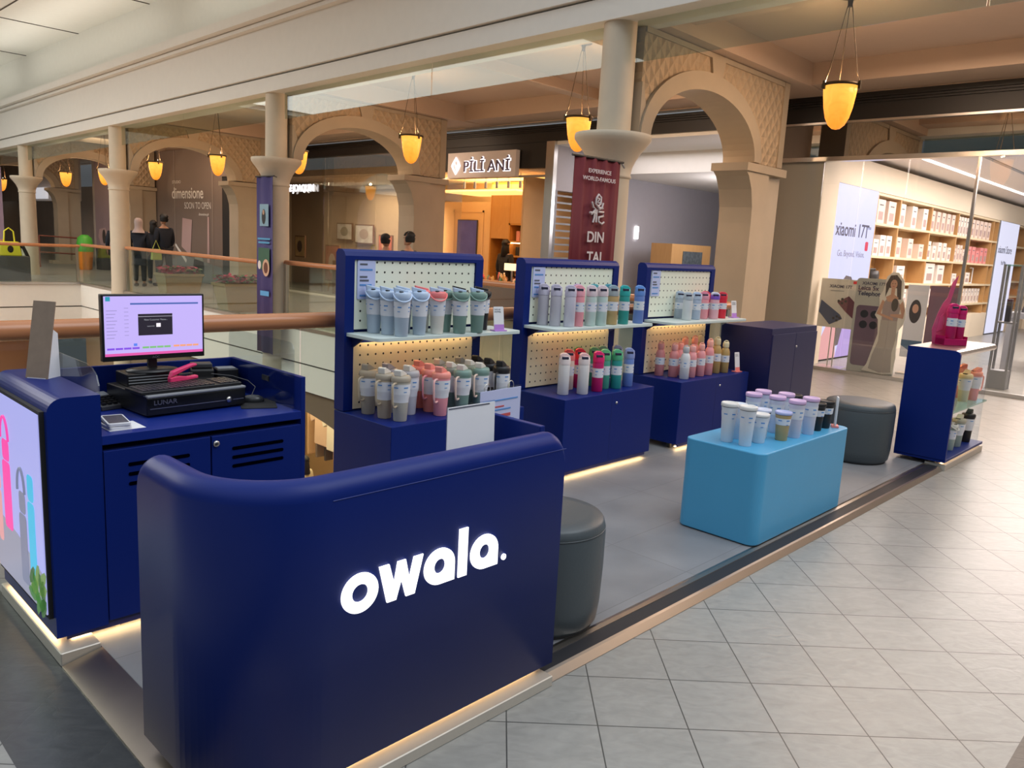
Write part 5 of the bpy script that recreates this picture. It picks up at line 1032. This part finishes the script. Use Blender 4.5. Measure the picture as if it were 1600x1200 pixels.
m = MB(); m.box(-.1, -.1, 1.63, .1, .1, 1.65); m.build('top_glass', MATS['green_edge_glass'], t); m = MB(); m.box(-.11, -.11, 0, .11, .11, .25); m.build('base_box', GREYP, t); m = MB(); m.box(-.04, -.03, .9, .04, .03, 1.2); m.build('shown_watch', DKGREY, t); m = MB(); m.box(-.1, -.1, .88, .1, .1, .9); m.build('shelf', GREYP, t)

# ================================================================== COSMETICS SHOP (PILI ANI)
t = thing('shop_sign', 'white lit PILI ANI sign board above the cosmetics shop', 'sign', (0, 0, 0))
m = MB(); m.box(XF - .14, 10.95, 2.87, XF - .03, 12.92, 3.37); m.build('sign_board', mat('sign_board_white', (.80, .74, .72), .5), t)
xs = XF - .142
txt('P\u0130L\u0130 AN\u0130', .30, (xs - .02, 12.42, 2.985), mat('sign_dark_face', (.12, .08, .14), .5), 'lettering', t, face='-x', ext=.008, sx=1.12, bold=.001)
txt('P\u0130L\u0130 AN\u0130', .30, (xs - .002, 12.42, 2.985), SIGNW, 'letter_glow', t, face='-x', ext=.002, sx=1.12, bold=.012)
m = MB()
for s_ in (1, .82): m.tube([(xs - .01, 12.66 + .13 * s_ * a, 3.11 + .17 * s_ * b) for a, b in ((0, 1), (.6, .45), (1, 0), (.6, -.45), (0, -1), (-.6, -.45), (-1, 0), (-.6, .45))], .009, 6, True)
m.tube([(xs - .01, 12.66 + .04, 3.16), (xs - .01, 12.64, 3.03), (xs - .01, 12.60, 3.17)], .009, 6); m.build('leaf_emblem', SIGNW, t)
p = MB(); p.box(XF, 10.15, 3.02, XF + .1, 13.6, 3.5); p.box(XF, 10.12, 2.9, XF + .4, 10.16, 3.5); struct(p.build('trim_10', DARKBAND))
struct(B('trim_11', STEEL, XF - .02, 10.1, 2.86, XF + .06, 13.6, 2.9)); struct(B('trim_12', STEEL, XF - .04, 10.06, 0, XF + .06, 10.26, 3.5)); struct(B('trim_13', STEEL, XF - .03, 13.48, 0, XF + .05, 13.56, 2.9))
struct(B('window_10', G_SHOP, XF, 12.6, .05, XF + .01, 13.48, 2.86))
t = thing('roller_grille', 'slatted metal grille beside the cosmetics shop entrance', 'grille', (0, 0, 0))
for k in range(18): m = MB(); m.box(11.48, 10.08, .3 + .13 * k, 13.0, 10.1, .335 + .13 * k); m.build('slat', GREYP, t)
m = MB(); m.box(11.45, 10.06, 0, 11.52, 10.12, 2.62); m.box(12.96, 10.06, 0, 13.0, 10.12, 2.62); m.build('side_rail', GREYP, t)
OR = mat('warm_lit_panel', (.9, .55, .25), .7); struct(B('wall_grille_back', OR, 11.5, 10.9, 0, 13.8, 10.95, 2.9)) 
t = thing('wood_shelving', 'golden wood shelving with lit niches in the cosmetics shop', 'shelving', (0, 0, 0))
m = MB(); m.box(13.85, 12.0, 0, 13.9, 13.8, 3.0); m.build('back_board', OAKD, t)
for y in (12.0, 13.15, 13.78): m = MB(); m.box(13.45, y, 0, 13.85, y + .04, 3.0); m.build('upright', OAKD, t)
for z in (.85, 1.28, 1.62, 2.02): m = MB(); m.box(13.45, 12.0, z, 13.85, 13.2, z + .04); m.build('shelf_board', OAKD, t)
m = MB(); m.box(13.45, 13.19, 1.70, 13.5, 13.78, 3.0); m.box(13.44, 12.1, 2.06, 13.48, 13.15, 3.0); m.build('cupboard_door', OAK, t)
m = MB(); m.box(13.5, 12.05, 1.60, 13.52, 13.15, 1.618); m.build('led_strip', LEDP, t)
struct(B('wall_cosmetics_panel', mat('cream_panel', (.82, .62, .40), .6), 13.5, 13.85, 0, 13.6, 16.6, 2.55))
t = thing('wall_screen', 'tall dark blue screen in the cosmetics shop', 'screen', (13.49, 14.64, 0)); m = MB(); m.box(-.03, -.36, .75, 0, .36, 2.12); m.build('screen_frame', DKGREY, t, .01); m = MB(); m.box(-.033, -.34, .77, -.030, .34, 2.10); m.build('screen_face', mat('blue_screen', (.06, .07, .22), .3, emit=.12, ecol=(.12, .14, .5), var=.6, vscale=3), t)
m = MB(); m.box(-.01, -.55, .3, .0, -.5, 2.35); m.box(-.01, .5, .3, 0, .55, 2.35); m.box(-.01, -.55, 2.3, 0, .55, 2.35); m.build('wall_moulding', MATS['cream_panel'], t)
t = thing('lit_niche', 'narrow yellow lit shelf niche at the left of the cosmetics shop', 'shelving', (13.45, 15.75, 0)); m = MB(); m.box(-.05, -.03, .3, 0, .02, 2.3); m.build('led_strip', LEDP, t)
for z in (.9, 1.25, 1.6, 2.0): m = MB(); m.box(-.2, -.1, z, .04, .5, z + .02); m.build('glass_shelf', G_ACR, t)
for k, z in enumerate((1.27, 1.63, .92)): t2 = thing('product_pack', 'small brown pack standing in the yellow niche', 'product box', (13.35, 16.0, z + .001), 0, 'packs in the yellow niche'); m = MB(); m.box(-.05, -.1, 0, .05, .1, (.2, .28, .15)[k]); m.build('pack', mat('brown_pack', (.35, .2, .1), .6), t2)
struct(B('trim_14', mat('ceiling_cove', (1, .7, .35), .6, emit=1.3, ecol=(1, .55, .18)), 12.4, 12.0, 2.70, 13.8, 14.6, 2.74))
for k in range(6):
    t = thing('track_spotlight', 'small cylindrical spotlight on the ceiling track of the cosmetics shop', 'spotlight', (12.0, 11.5 + .34 * k, 2.86), 0, 'track spotlights'); m = MB(); m.lathe([(.03, -.14), (.03, 0)], 10); m.lathe([(.006, 0), (.006, .16)], 6); m.build('spot_body', GREYP, t)
t = thing('shop_counter', 'wooden counter crowded with small jars in the cosmetics shop', 'counter', (0, 0, 0)); m = MB(); m.box(11.9, 11.1, 0, 12.7, 13.0, .72); m.build('counter_body', WALNUT, t); m = MB(); m.box(11.85, 11.05, .72, 12.75, 13.05, .77); m.build('counter_top', WALNUT, t)
JC = [(.03, .03, .03), (.8, .55, .3), (.85, .8, .7), (.35, .12, .06), (.6, .35, .1), (.1, .25, .15), (.75, .1, .1)]
jp = {}
for k in range(44):
    c = JC[k % 7]; h = (.08, .12, .18, .1)[k % 4]
    x, y = 11.95 + .7 * random.random(), 11.1 + 1.85 * (k + .5) / 44; key = (k % 7, k % 4)
    if key not in jp: m = MB(); m.lathe([(.03, 0), (.032, .01), (.032, h * .7), (.018, h * .75), (.018, h), (0, h)], 10); o = m.build('cosmetics_jar', mat('jar_%d' % (k % 7), c, .3), None); jp[key] = o
    else: o = jp[key].copy(); C.objects.link(o)
    o.location = (x, y, .77); tag(o, 'small cosmetics jar or bottle crowded on the wooden shop counter', 'jar', 'jars on the shop counter')
for k in range(12):
    m = MB(); h = .16 + .08 * random.random(); m.box(-.05, -.05, 0, .05, .05, h); o = m.build('product_pack', mat('pk_%d' % (k % 4), ((.9, .85, .8), (.02, .02, .02), (.85, .65, .1), (.8, .35, .3))[k % 4], .5), None); o.location = (13.62, 12.15 + .17 * (k % 6), (1.3215 if k < 6 else 1.6615)); tag(o, 'small pack on the lit wooden shelves of the cosmetics shop, %s' % ('lower row' if k < 6 else 'upper row'), 'product box', 'packs on the wooden shelves')
t = thing('lit_sign', 'small cream lit sign standing on the cosmetics counter', 'sign', (12.3, 11.9, .77)); m = MB(); m.box(-.02, -.22, .25, .02, .22, .4); m.build('sign_face', mat('cream_lit', (1, .8, .5), .5, emit=1.2, ecol=(1, .72, .4)), t); m = MB(); m.box(-.01, -.02, 0, .01, .02, .25); m.build('sign_leg', GREYP, t)
# passage items
t = thing('wood_cabinet', 'light wood cabinet with a dark tiled picture in the passage', 'cabinet', (0, 0, 0)); m = MB(); m.box(13.93, 9.0, 0, 15.45, 9.5, 1.76); m.build('cabinet_body', OAK, t); m = MB(); m.box(14.35, 8.985, .9, 15.1, 9.0, 1.62); m.build('picture_panel', mat('tiled_picture', (.10, .12, .13), .4, var=.95, vscale=14), t)
t = thing('wall_light', 'small glowing white wall light in the passage', 'light', (14.2, 10.06, 1.83)); m = MB(); m.box(-.07, 0, 0, .03, .04, .26); m.build('diffuser', LEDC, t)
for x, y in ((13.3, 7.6), (15.5, 8.6)):
    t = thing('downlight', 'round recessed downlight in the passage ceiling', 'light', (x, y, 3.045), 0, 'passage downlights'); m = MB(); m.lathe([(.07, -.004), (.07, .0)], 16); m.build('lens', LEDC, t)

# ================================================================== GALLERY
t = thing('shop_sign', 'lit white GALERIE JOAQUIN lettering over the gallery window', 'sign', (0, 0, 0)); txt('GALERIE JOAQUIN', .245, (XF - .06, 20.15, 2.66), SIGNW, 'lettering', t, face='-x', ext=.012, sx=.97, bold=.004)
for i, (a, b) in enumerate(((13.6, 15.6), (15.6, 17.6), (17.6, 19.5))): g_ = MB(); g_.box(XF, a + .008, .05, XF + .012, b - .008, 3.0); struct(g_.build('window_%d' % (11 + i), G_GALL))
def painting(x, y, z, w, h, col, col2, label):
    t = thing('painting', label, 'painting', (x, y, z), 0, 'paintings in the gallery'); m = MB(); m.box(-.02, -w / 2, -h / 2, .02, w / 2, h / 2); m.build('frame', WALNUT, t)
    m = MB(); m.box(-.025, -w / 2 + .03, -h / 2 + .03, -.02, w / 2 - .03, h / 2 - .03); m.build('canvas', mat('canvas_' + label[:12], col, .7, var=.5, vscale=5), t); m = MB(); m.prism(ell(0, 0, w * .25, h * .28, 10), -.027, -.0252, 'x'); m.build('painted_shape', mat('shape_' + label[:12], col2, .7), t)
for a in ((12.6, 20.9, 1.2, .55, .62, (.7, .45, .2), (.1, .05, .03), 'orange and brown painting standing at the left of the gallery window'), (13.8, 20.4, 1.7, .8, .5, (.8, .75, .65), (.3, .3, .25), 'pale wide painting on the gallery back wall'), (13.8, 19.4, 1.65, .9, .55, (.85, .75, .65), (.5, .4, .35), 'four part pale picture on the gallery back wall'),
          (13.3, 17.7, 1.35, .62, .6, (.75, .16, .08), (.9, .5, .3), 'small red square picture in the gallery'), (12.8, 16.3, 1.4, .35, .7, (.85, .6, .1), (.8, .3, .05), 'yellow upright picture near the gallery right side'), (12.8, 15.5, 1.3, .5, .5, (.5, .35, .12), (.1, .1, .05), 'olive picture beside the half pillar in the gallery'), (12.6, 19.2, .8, .7, 1.0, (.45, .14, .1), (.6, .5, .45), 'large dark red painting on an easel in the gallery')): painting(*a)
t = thing('easel', 'wooden easel carrying the large dark red painting', 'easel', (12.66, 19.2, 0)); m = MB(); m.tube([(0, -.3, 0), (0, 0, 1.3)], .02, 6); m.tube([(0, .3, 0), (0, 0, 1.3)], .02, 6); m.tube([(.4, 0, 0), (0, 0, 1.3)], .02, 6); m.build('legs', OAK, t)
t = thing('display_case', 'dark low case with a small blue picture in the gallery', 'cabinet', (12.5, 18.0, 0)); m = MB(); m.box(-.3, -.5, 0, .3, .6, .9); m.build('case_body', WALNUT, t); m = MB(); m.box(-.31, -.1, .35, -.3, .3, .75); m.build('blue_picture', mat('bluepic', (.35, .5, .6), .5), t)

# ================================================================== HOARDING
HM = mat('hoarding_print', (.20, .15, .125), .6, var=.25, vscale=.35)
t = thing('hoarding', 'large brown-grey printed shop hoarding announcing dimensione soon to open', 'hoarding', (10.40, 0, 0))
m = MB(); m.box(.06, 21.42, 0, .12, 31.25, 3.84); hb = m.build('board', HM, t)
m = MB(); m.box(.052, 28.2, 0, .06, 31.25, 3.84); m.build('pale_panel', mat('hoarding_pale', (.34, .25, .27), .6, var=.2, vscale=.6), hb)
for y in (21.95, 24.45, 26.2): m = MB(); m.box(.045, y, 0, .06, y + .05, 3.84); m.build('panel_joint', mat('joint', (.26, .21, .18), .5), hb)
WT = mat('hoarding_white', (.80, .76, .72), .6); PK = mat('hoarding_pinkish', (.52, .36, .35), .6); DK = mat('hoarding_dark', (.07, .055, .05), .6)
txt('STUDIO', .12, (.044, 24.62, 2.86), WT, 'lettering', hb, face='-x', sx=1.4); txt('dimensione', .46, (.044, 24.66, 2.42), WT, 'lettering', hb, face='-x', bold=.006, sx=1.0)
txt('SOON TO OPEN', .27, (.044, 23.80, 2.12), WT, 'lettering', hb, face='-x', sx=.86); txt('dimensione.ph', .11, (.044, 22.85, 1.93), WT, 'lettering', hb, face='-x')
def hp(poly, mm, nm, k=0): m = MB(); m.prism(poly, .048 - .003 * k, .046 - .003 * k, 'x'); return m.build(nm, mm, hb)
hp([(30.9, 1.35), (30.3, 1.42), (30.0, 1.05), (30.2, .78), (30.8, .8), (31.0, 1.1)], PK, 'printed_chair'); hp(ell(30.45, 1.1, .16, .25), DK, 'printed_hole', 1)
hp([(29.5, .9), (28.9, 1.25), (28.6, .7), (27.6, .7), (27.6, 0), (29.6, 0)], DK, 'printed_sofa'); hp([(29.0, .8), (28.5, 1.25), (28.2, 1.2), (28.4, .8)], PK, 'printed_cushion', 1)
hp([(26.7, .9), (26.9, 2.1), (26.72, 2.4), (26.45, 2.3), (26.45, 1.2), (26.3, .8)], PK, 'printed_high_back_chair'); hp([(26.6, .9), (26.6, 0), (25.8, 0), (25.9, .9)], PK, 'printed_seat')
hp([(23.95, 1.85), (23.30, 1.8), (23.45, .75), (24.05, 1.0)], PK, 'printed_lounge_chair'); hp([(24.5, 1.02), (24.45, 1.08), (23.7, .62), (23.75, .52)], WT, 'printed_armrest', 1); hp(ell(22.9, .4, .35, .45), mat('hoarding_sage', (.33, .33, .28), .6), 'printed_pouf')
hp([(22.35, .6), (22.3, 1.9), (22.2, 1.9), (22.2, .6)], PK, 'printed_vase')
hp([(21.45, 0), (26, 0), (26, .3), (24, .75), (21.45, .5)], mat('hoarding_floorprint', (.19, .20, .20), .6), 'printed_floor', 0)
t = thing('dark_opening_sheet', 'dark opening shown as a black sheet between the hoarding and the stone half pillar', 'panel', (10.46, 0, 0)); m = MB(); m.box(0, 19.3, 0, .05, 21.41, 3.0); m.build('panel_sheet', BLACKM, t)  # black sheet paints in the darkness of the unlit opening
struct(B('wall_above_panel', HM, 10.42, 19.3, 3.0, 10.5, 21.41, 3.9))

# ================================================================== FAR LEFT
t = thing('shop_sign', 'white YCE sign box seen between the far left columns', 'sign', (10.3, 0, 0)); m = MB(); m.box(-.1, 36.0, 2.42, 0, 38.6, 2.86); m.build('sign_board', mat('sign_lit', (.85, .85, .88), .5, emit=.5, ecol=(.8, .82, .9)), t); txt('ROYCE\'', .50, (-.12, 38.95, 2.47), DKT, 'lettering', t, face='-x', bold=.012)
t = thing('striped_barrel', 'green and orange barrel beside the far left half pillar', 'barrel', (9.30, 28.9, 0)); m = MB(); m.lathe([(.17, 0), (.2, .05), (.24, .55), (.25, .62)], 20); m.build('orange_pot', mat('orange_plastic', (.85, .30, .03), .5), t); m = MB(); m.lathe([(.25, .60), (.26, .75), (.24, .78), (.25, .9), (.23, .93), (.22, 1.05), (.1, 1.15), (0, 1.16)], 20); m.build('green_top', mat('green_plastic', (.08, .45, .05), .5), t)
t = thing('grey_box', 'dark grey cabinet next to the green and orange barrel', 'box', (10.0, 29.0, 0)); m = MB(); m.box(-.25, -.25, 0, .3, .25, .75); m.build('box_body', DKGREY, t, .01)
for x, l in ((5.0, 'leftmost low grey stand beyond the far railing'), (5.78, 'low grey stand below the yellow bag')):
    t = thing('low_stand', l, 'stand', (x, 23.4, 0)); m = MB(); m.box(-.36, -.25, 0, .36, .3, .62); m.build('stand_body', DKGREY, t, .01)
t = thing('handbag', 'bright yellow handbag displayed at the far left', 'bag', (5.75, 23.4, .62)); m = MB(); m.prism([(-.26, 0), (.26, 0), (.2, .36), (-.2, .36)], -.08, .08, 'y'); m.build('bag_body', mat('yellow_leather', (.80, .75, .03), .5), t, .02); m = MB(); m.tube([(-.12, 0, .36), (-.1, 0, .62), (0, 0, .7), (.1, 0, .62), (.12, 0, .36)], .018, 6); m.build('bag_handle', MATS['yellow_leather'], t); m = MB(); m.prism(ell(0, .17, .07, .09, 12), -.083, -.0805, 'y'); m.build('flower_print', BLACK, t)
t = thing('handbag', 'black handbag left of the yellow one at the far left', 'bag', (5.15, 23.4, .62)); m = MB(); m.prism([(-.3, 0), (.3, 0), (.22, .42), (-.22, .42)], -.08, .08, 'y'); m.build('bag_body', BLACK, t, .02); m = MB(); m.tube([(-.12, 0, .42), (0, 0, .72), (.12, 0, .42)], .018, 6); m.build('bag_handle', BLACK, t)
t = thing('bag_poster', 'pink and purple poster with a drawn handbag at the left edge', 'poster', (6.3, 26.9, 0)); m = MB(); m.box(-1.4, 0, .95, .2, .04, 3.0); m.build('poster_board', mat('pink_poster', (.42, .30, .40), .6, var=.2, vscale=2), t); m = MB(); m.tube([(-.75, -.03, 1.75), (-.7, -.03, 2.25), (-.5, -.03, 2.42), (-.3, -.03, 2.2), (-.1, -.03, 1.55)], .03, 6); m.tube([(-.8, -.03, 1.2), (-.7, -.03, 1.75), (-.25, -.03, 1.75), (-.05, -.03, 1.2)], .025, 6, True); m.build('drawn_bag', mat('purple_ink', (.06, .03, .16), .6), t); m = MB(); m.box(-1.4, .0, 0, .2, .3, .95); m.build('poster_base', mat('peach_counter', (.75, .35, .2), .6), t)
t = thing('escalator', 'escalator head with black handrail beyond the far railing', 'escalator', (6.2, 24.8, 0)); m = MB(); m.tube([(-.9, 0, .86), (.0, 0, .90), (.22, 0, .80), (.32, 0, .55), (.28, 0, .28), (.12, 0, .1)], .05, 8); m.build('handrail', BLACK, t); m = MB(); m.prism([(-.9, .1), (.2, .1), (.28, .5), (.15, .8), (-.9, .82)], -.01, .01, 'y'); m.build('balustrade_glass', G_RAIL, t); m = MB(); m.box(-.9, -.15, 0, .3, .15, .1); m.build('base', STEEL, t)
t = thing('rope_barrier', 'thin dark red barrier frame before the white shop wall', 'barrier', (8.9, 30.2, 0)); m = MB()
for a, b in (((-.6, 0, 0), (-.6, 0, 1.05)), ((.9, 0, 0), (.9, 0, 1.05)), ((-.6, 0, 1.05), (.9, 0, 1.0)), ((-.6, 0, .5), (.9, 0, .45))): m.tube([a, b], .025, 6)
m.build('barrier_frame', mat('dark_red_metal', (.20, .06, .04), .4), t)
# flower planters
def planter(x, y, w, label):
    t = thing('flower_planter', label, 'planter', (x, y, 0), 0, 'planters with red flowers by the railing')
    m = MB(); k = .80; vs = [(-w / 2 * k, -.2, 0), (w / 2 * k, -.2, 0), (w / 2 * k, .2, 0), (-w / 2 * k, .2, 0), (-w / 2, -.27, .52), (w / 2, -.27, .52), (w / 2, .27, .52), (-w / 2, .27, .52)]
    m.add(vs, [(0, 3, 2, 1), (4, 5, 6, 7), (0, 1, 5, 4), (1, 2, 6, 5), (2, 3, 7, 6), (3, 0, 4, 7)], False); m.box(-w / 2 - .02, -.29, .50, w / 2 + .02, .29, .55); m.build('pot', mat('brown_planter', (.34, .24, .13), .7), t)
    m = MB()
    for k in range(230):
        a = random.random() * 2 * PI; px, py, pz = random.uniform(-w / 2, w / 2), random.uniform(-.25, .25), .55 + random.random() * .15; r = .062
        u = Vector((math.cos(a), math.sin(a), random.uniform(-.3, .6))).normalized() * r; v = Vector((-math.sin(a), math.cos(a), random.uniform(-.3, .6))) * r * .6; c = Vector((px, py, pz))
        m.k = k % 3 and 1 or 0
        m.add([c - u, c + v, c + u * 1.3, c - v], [(0, 1, 2, 3)], False)
    m.build('flowers', [mat('leaf_green', (.10, .16, .05), .6), mat('crimson_petals', (.55, .03, .11), .6)], t, recalc=False)
planter(7.62, 17.7, .85, 'left flower planter with crimson blooms behind the far railing'); planter(7.52, 14.6, .95, 'right flower planter with crimson blooms beside the purple banner')

# ================================================================== PEOPLE
def skin(name, J, E, m, parent, root=0, sub=2):
    me = bpy.data.meshes.new(name); me.from_pydata([j[0] for j in J], E, []); me.materials.append(m)
    o = bpy.data.objects.new(name, me); C.objects.link(o); o.parent = parent
    o.modifiers.new('skin', 'SKIN')
    sv = me.skin_vertices[0].data
    for i, j in enumerate(J): r = j[1]; sv[i].radius = (r if isinstance(r, tuple) else (r, r)); sv[i].use_root = (i == root)
    s = o.modifiers.new('sub', 'SUBSURF'); s.levels = sub; s.render_levels = sub
    return o
SKIN = mat('skin_tone', (.50, .28, .18), .55); HAIRM = mat('black_hair', (.010, .009, .009), .6)
def person(loc, rz, label, h=1.70, top=(.02, .02, .03), bottom=(.02, .02, .025), shoes=(.05, .05, .05), stride=.0, arm=(.0, .0), hijab=None, long_top=0, hair_long=False, bend=0, extra=None):
    """faces local -y"""
    t = thing('person', label, 'person', loc, math.radians(rz)); s = h / 1.70; t.scale = (s, s, s)
    fl, fr = -stride, stride
    al, ar = arm
    hipL, hipR = (.09, 0, .90), (-.09, 0, .90)
    kL, kR = (.10, fl * .5 - .02, .49), (-.10, fr * .5 - .02, .49); aL, aR = (.10, fl, .09), (-.10, fr, .09)
    def armj(sd, f):   # f: forward bend 0..1
        sh = (.185 * sd, .01, 1.40); el = (.235 * sd, -.08 * f + .02, 1.12); wr = (.22 * sd, -.06 - .26 * f, .88 + .26 * f); return sh, el, wr
    sl, el, wl = armj(1, al); sr, er, wr = armj(-1, ar)
    J = [((0, 0, .95), .13), ((0, .01, 1.15), .115), ((0, .01, 1.32), (.145, .11)), ((0, .01, 1.42), .075), ((0, -.005, 1.50), .052), ((0, -.012, 1.56), .058),
         (hipL, .085), (kL, .058), (aL, .038), ((aL[0], aL[1] - .12, .035), .032), (hipR, .085), (kR, .058), (aR, .038), ((aR[0], aR[1] - .12, .035), .032),
         (sl, .055), (el, .042), (wl, .027), (sr, .055), (er, .042), (wr, .027)]
    E = [(0, 1), (1, 2), (2, 3), (3, 4), (4, 5), (0, 6), (6, 7), (7, 8), (8, 9), (0, 10), (10, 11), (11, 12), (12, 13), (3, 14), (14, 15), (15, 16), (3, 17), (17, 18), (18, 19)]
    # hands: palm + five fingers each
    for sd, wi, w, f in ((1, 16, wl, al), (-1, 19, wr, ar)):
        d = Vector((0, -.6 * f - .1, -1 + .9 * f)).normalized(); w = Vector(w); side = Vector((sd * .3, 1, 0)).normalized() if f < .5 else Vector((sd, 0, 0)); p0 = len(J)
        J.append((tuple(w + d * .06), .026)); E.append((wi, p0))
        for q, ln in enumerate((.07, .08, .075, .06)):
            b = w + d * .085 + side * (.027 - .018 * q); J.append((tuple(b), .009)); J.append((tuple(b + d * ln * .55 + Vector((-sd * .01, 0, 0))), .008)); J.append((tuple(b + d * ln + Vector((-sd * .025, 0, 0))), .007)); n0 = len(J) - 3; E += [(p0, n0), (n0, n0 + 1), (n0 + 1, n0 + 2)]
        J.append((tuple(w + d * .05 + side * .035), .010)); J.append((tuple(w + d * .085 + side * .05 + Vector((-sd * .01, 0, 0))), .008)); E += [(p0, len(J) - 2), (len(J) - 2, len(J) - 1)]
    skin('body', J, E, SKIN, t)
    # head
    m = MB(); n = 16; rings = [(-.115, .035, -.045), (-.10, .052, -.03), (-.07, .064, -.012), (-.03, .073, 0), (.02, .078, .006), (.06, .076, .01), (.09, .062, .012), (.11, .036, .012), (.117, .008, .012)]
    vs = []; fs = []
    for z, r, dy in rings:
        for k in range(n):
            a = 2 * PI * k / n; x = r * math.cos(a); y = r * 1.2 * math.sin(a) + dy
            if -.04 < z < .0 and abs(a - 1.5 * PI) < .1: y -= .022       # nose
            if z == .02 and (abs(a - 1.5 * PI) < .45) and abs(a - 1.5 * PI) > .1: y += .006   # eye sockets
            vs.append((x, y, z + 1.665))
    for j in range(len(rings) - 1):
        for k in range(n): fs.append((j * n + k, j * n + (k + 1) % n, (j + 1) * n + (k + 1) % n, (j + 1) * n + k))
    m.add(vs, fs, True); hd = m.build('head', SKIN, t); hd.modifiers.new('s', 'SUBSURF').levels = 1
    m = MB()
    for sx_ in (-1, 1): m.lathe([(0, -.009), (.011, 0), (0, .009)], 8, (sx_ * .028, -.083, 1.685)); 
    m.build('eyes', mat('eye_dark', (.02, .015, .01), .3), hd)
    m = MB(); m.lathe([(0, -.006), (.02, 0), (0, .006)], 10, (0, -.087, 1.612), sy=.5); m.build('mouth', mat('lips', (.35, .10, .09), .5), hd)
    m = MB()
    for sx_ in (-1, 1): m.lathe([(0, -.03), (.012, -.01), (.014, .015), (0, .03)], 8, (sx_ * .078, .01, 1.665), sy=1.5)
    m.build('ears', SKIN, hd)
    if hijab:
        m = MB(); m.lathe([(.17, 1.42), (.15, 1.46), (.10, 1.53), (.098, 1.62), (.104, 1.70), (.09, 1.77), (.05, 1.805), (0, 1.81)], 20, (0, .022, 0), sy=1.12); m.build('headscarf', mat('scarf_%s' % label[:6], hijab, .8), t)
    else:
        m = MB(); vs = []; fs = []; rr = [(-.06 if not hair_long else -.26, .070 if not hair_long else .10), (-.03, .078), (.02, .086), (.06, .086), (.10, .068), (.125, .03), (.13, .004)]
        for j, (z, r) in enumerate(rr):
            for k in range(n):
                a = PI * (-.12 + 1.24 * k / (n - 1)) if z < .06 else 2 * PI * k / n
                vs.append((r * math.cos(a), r * 1.22 * math.sin(a) + .018, z + 1.67))
        for j in range(len(rr) - 1):
            for k in range(n - 1): fs.append((j * n + k, j * n + k + 1, (j + 1) * n + k + 1, (j + 1) * n + k))
        m.add(vs, fs, True); h_ = m.build('hair', HAIRM, t); sd = h_.modifiers.new('so', 'SOLIDIFY'); sd.thickness = .012; sd.offset = 1
    tm = mat('top_%s' % label[:10], top, .85, bump=.1, vscale=20); bmm = mat('trousers_%s' % label[:10], bottom, .85)
    zt = .80 - long_top
    JJ = [((0, 0, .86 - long_top * .5), (.175, .145)), ((0, .01, 1.10), (.155, .14)), ((0, .01, 1.30), (.180, .145)), ((0, .012, 1.43), (.09, .085)), (sl, .085), (el, .068), ((wl[0], wl[1], wl[2] + .02), .045), (sr, .085), (er, .068), ((wr[0], wr[1], wr[2] + .02), .045)]
    EE = [(0, 1), (1, 2), (2, 3), (2, 4), (4, 5), (5, 6), (2, 7), (7, 8), (8, 9)]
    if long_top: JJ.append(((0, 0, .86 - long_top), (.20, .17))); EE.append((0, 10))
    skin('jacket', JJ, EE, tm, t)
    skin('trousers', [((0, 0, .93), (.15, .13)), (hipL, .105), (kL, .080), ((aL[0], aL[1], .12), .062), (hipR, .105), (kR, .080), ((aR[0], aR[1], .12), .062)], [(0, 1), (1, 2), (2, 3), (0, 4), (4, 5), (5, 6)], bmm, t)
    for a in (aL, aR):
        m = MB(); m.prism(rrect(a[0] - .045, a[1] - .19, a[0] + .045, a[1] + .08, .04, 5), 0, .075, 'z'); m.build('shoe', mat('shoe_%s' % label[:8], shoes, .5), t, .02)
    return t
person((8.75, 21.2, 0), 190, 'person in dark navy jacket and black trousers walking away along the corridor', 1.78, (.012, .016, .028), (.014, .015, .02), (.05, .05, .06), stride=.14, arm=(.1, .3))
person((8.92, 22.3, 0), 165, 'person in pale blue top beside the man in the navy jacket', 1.62, (.40, .46, .48), (.03, .03, .03), stride=.08, hair_long=True, arm=(.2, .6))
person((8.15, 21.3, 0), 150, 'person in a beige headscarf and dark long top near the slim column', 1.64, (.015, .015, .02), (.42, .38, .30), hijab=(.42, .33, .31), long_top=.28, arm=(.5, .3))
person((8.3, 23.3, 0), 170, 'person in black partly hidden behind the slim cream column', 1.60, (.02, .02, .022), (.3, .28, .24), hair_long=True)
t = thing('shoulder_bag', 'yellow-green bag carried beside the person in pale blue', 'bag', (8.44, 20.95, .70)); m = MB(); m.prism([(-.13, 0), (.13, 0), (.11, .28), (-.11, .28)], -.06, .06, 'y'); m.build('bag_body', mat('lime_bag', (.40, .45, .08), .6), t, .02); m = MB(); m.tube([(-.09, 0, .28), (0, 0, .5), (.09, 0, .28)], .012, 6); m.build('bag_strap', MATS['lime_bag'], t)
person((8.75, 11.65, 0), 120, 'dark-haired person behind the left display stand, left of the pair', 1.55, (.05, .05, .06), (.03, .03, .04))
person((8.75, 11.0, 0), 200, 'dark-haired person behind the left display stand, right of the pair', 1.60, (.04, .04, .05), (.03, .03, .04))
person((12.95, 12.75, 0), 90, 'shop assistant in black behind the jar counter', 1.58, (.012, .012, .014), (.02, .02, .02), hair_long=True)
person((12.95, 11.9, 0), 100, 'second shop assistant in black behind the jar counter, by the lit sign', 1.52, (.012, .012, .014), (.02, .02, .02))
person((8.4, 13.75, -4.6), 200, 'person with black hair and white top on the level below', 1.62, (.55, .48, .36), (.1, .1, .1), hair_long=True)
t = thing('handbag', 'dark red handbag beside the person on the level below', 'bag', (8.35, 13.4, -3.85)); m = MB(); m.prism([(-.15, 0), (.15, 0), (.10, .3), (-.10, .3)], -.06, .06, 'x'); m.build('bag_body', mat('dark_red_leather', (.25, .02, .02), .5), t, .02)
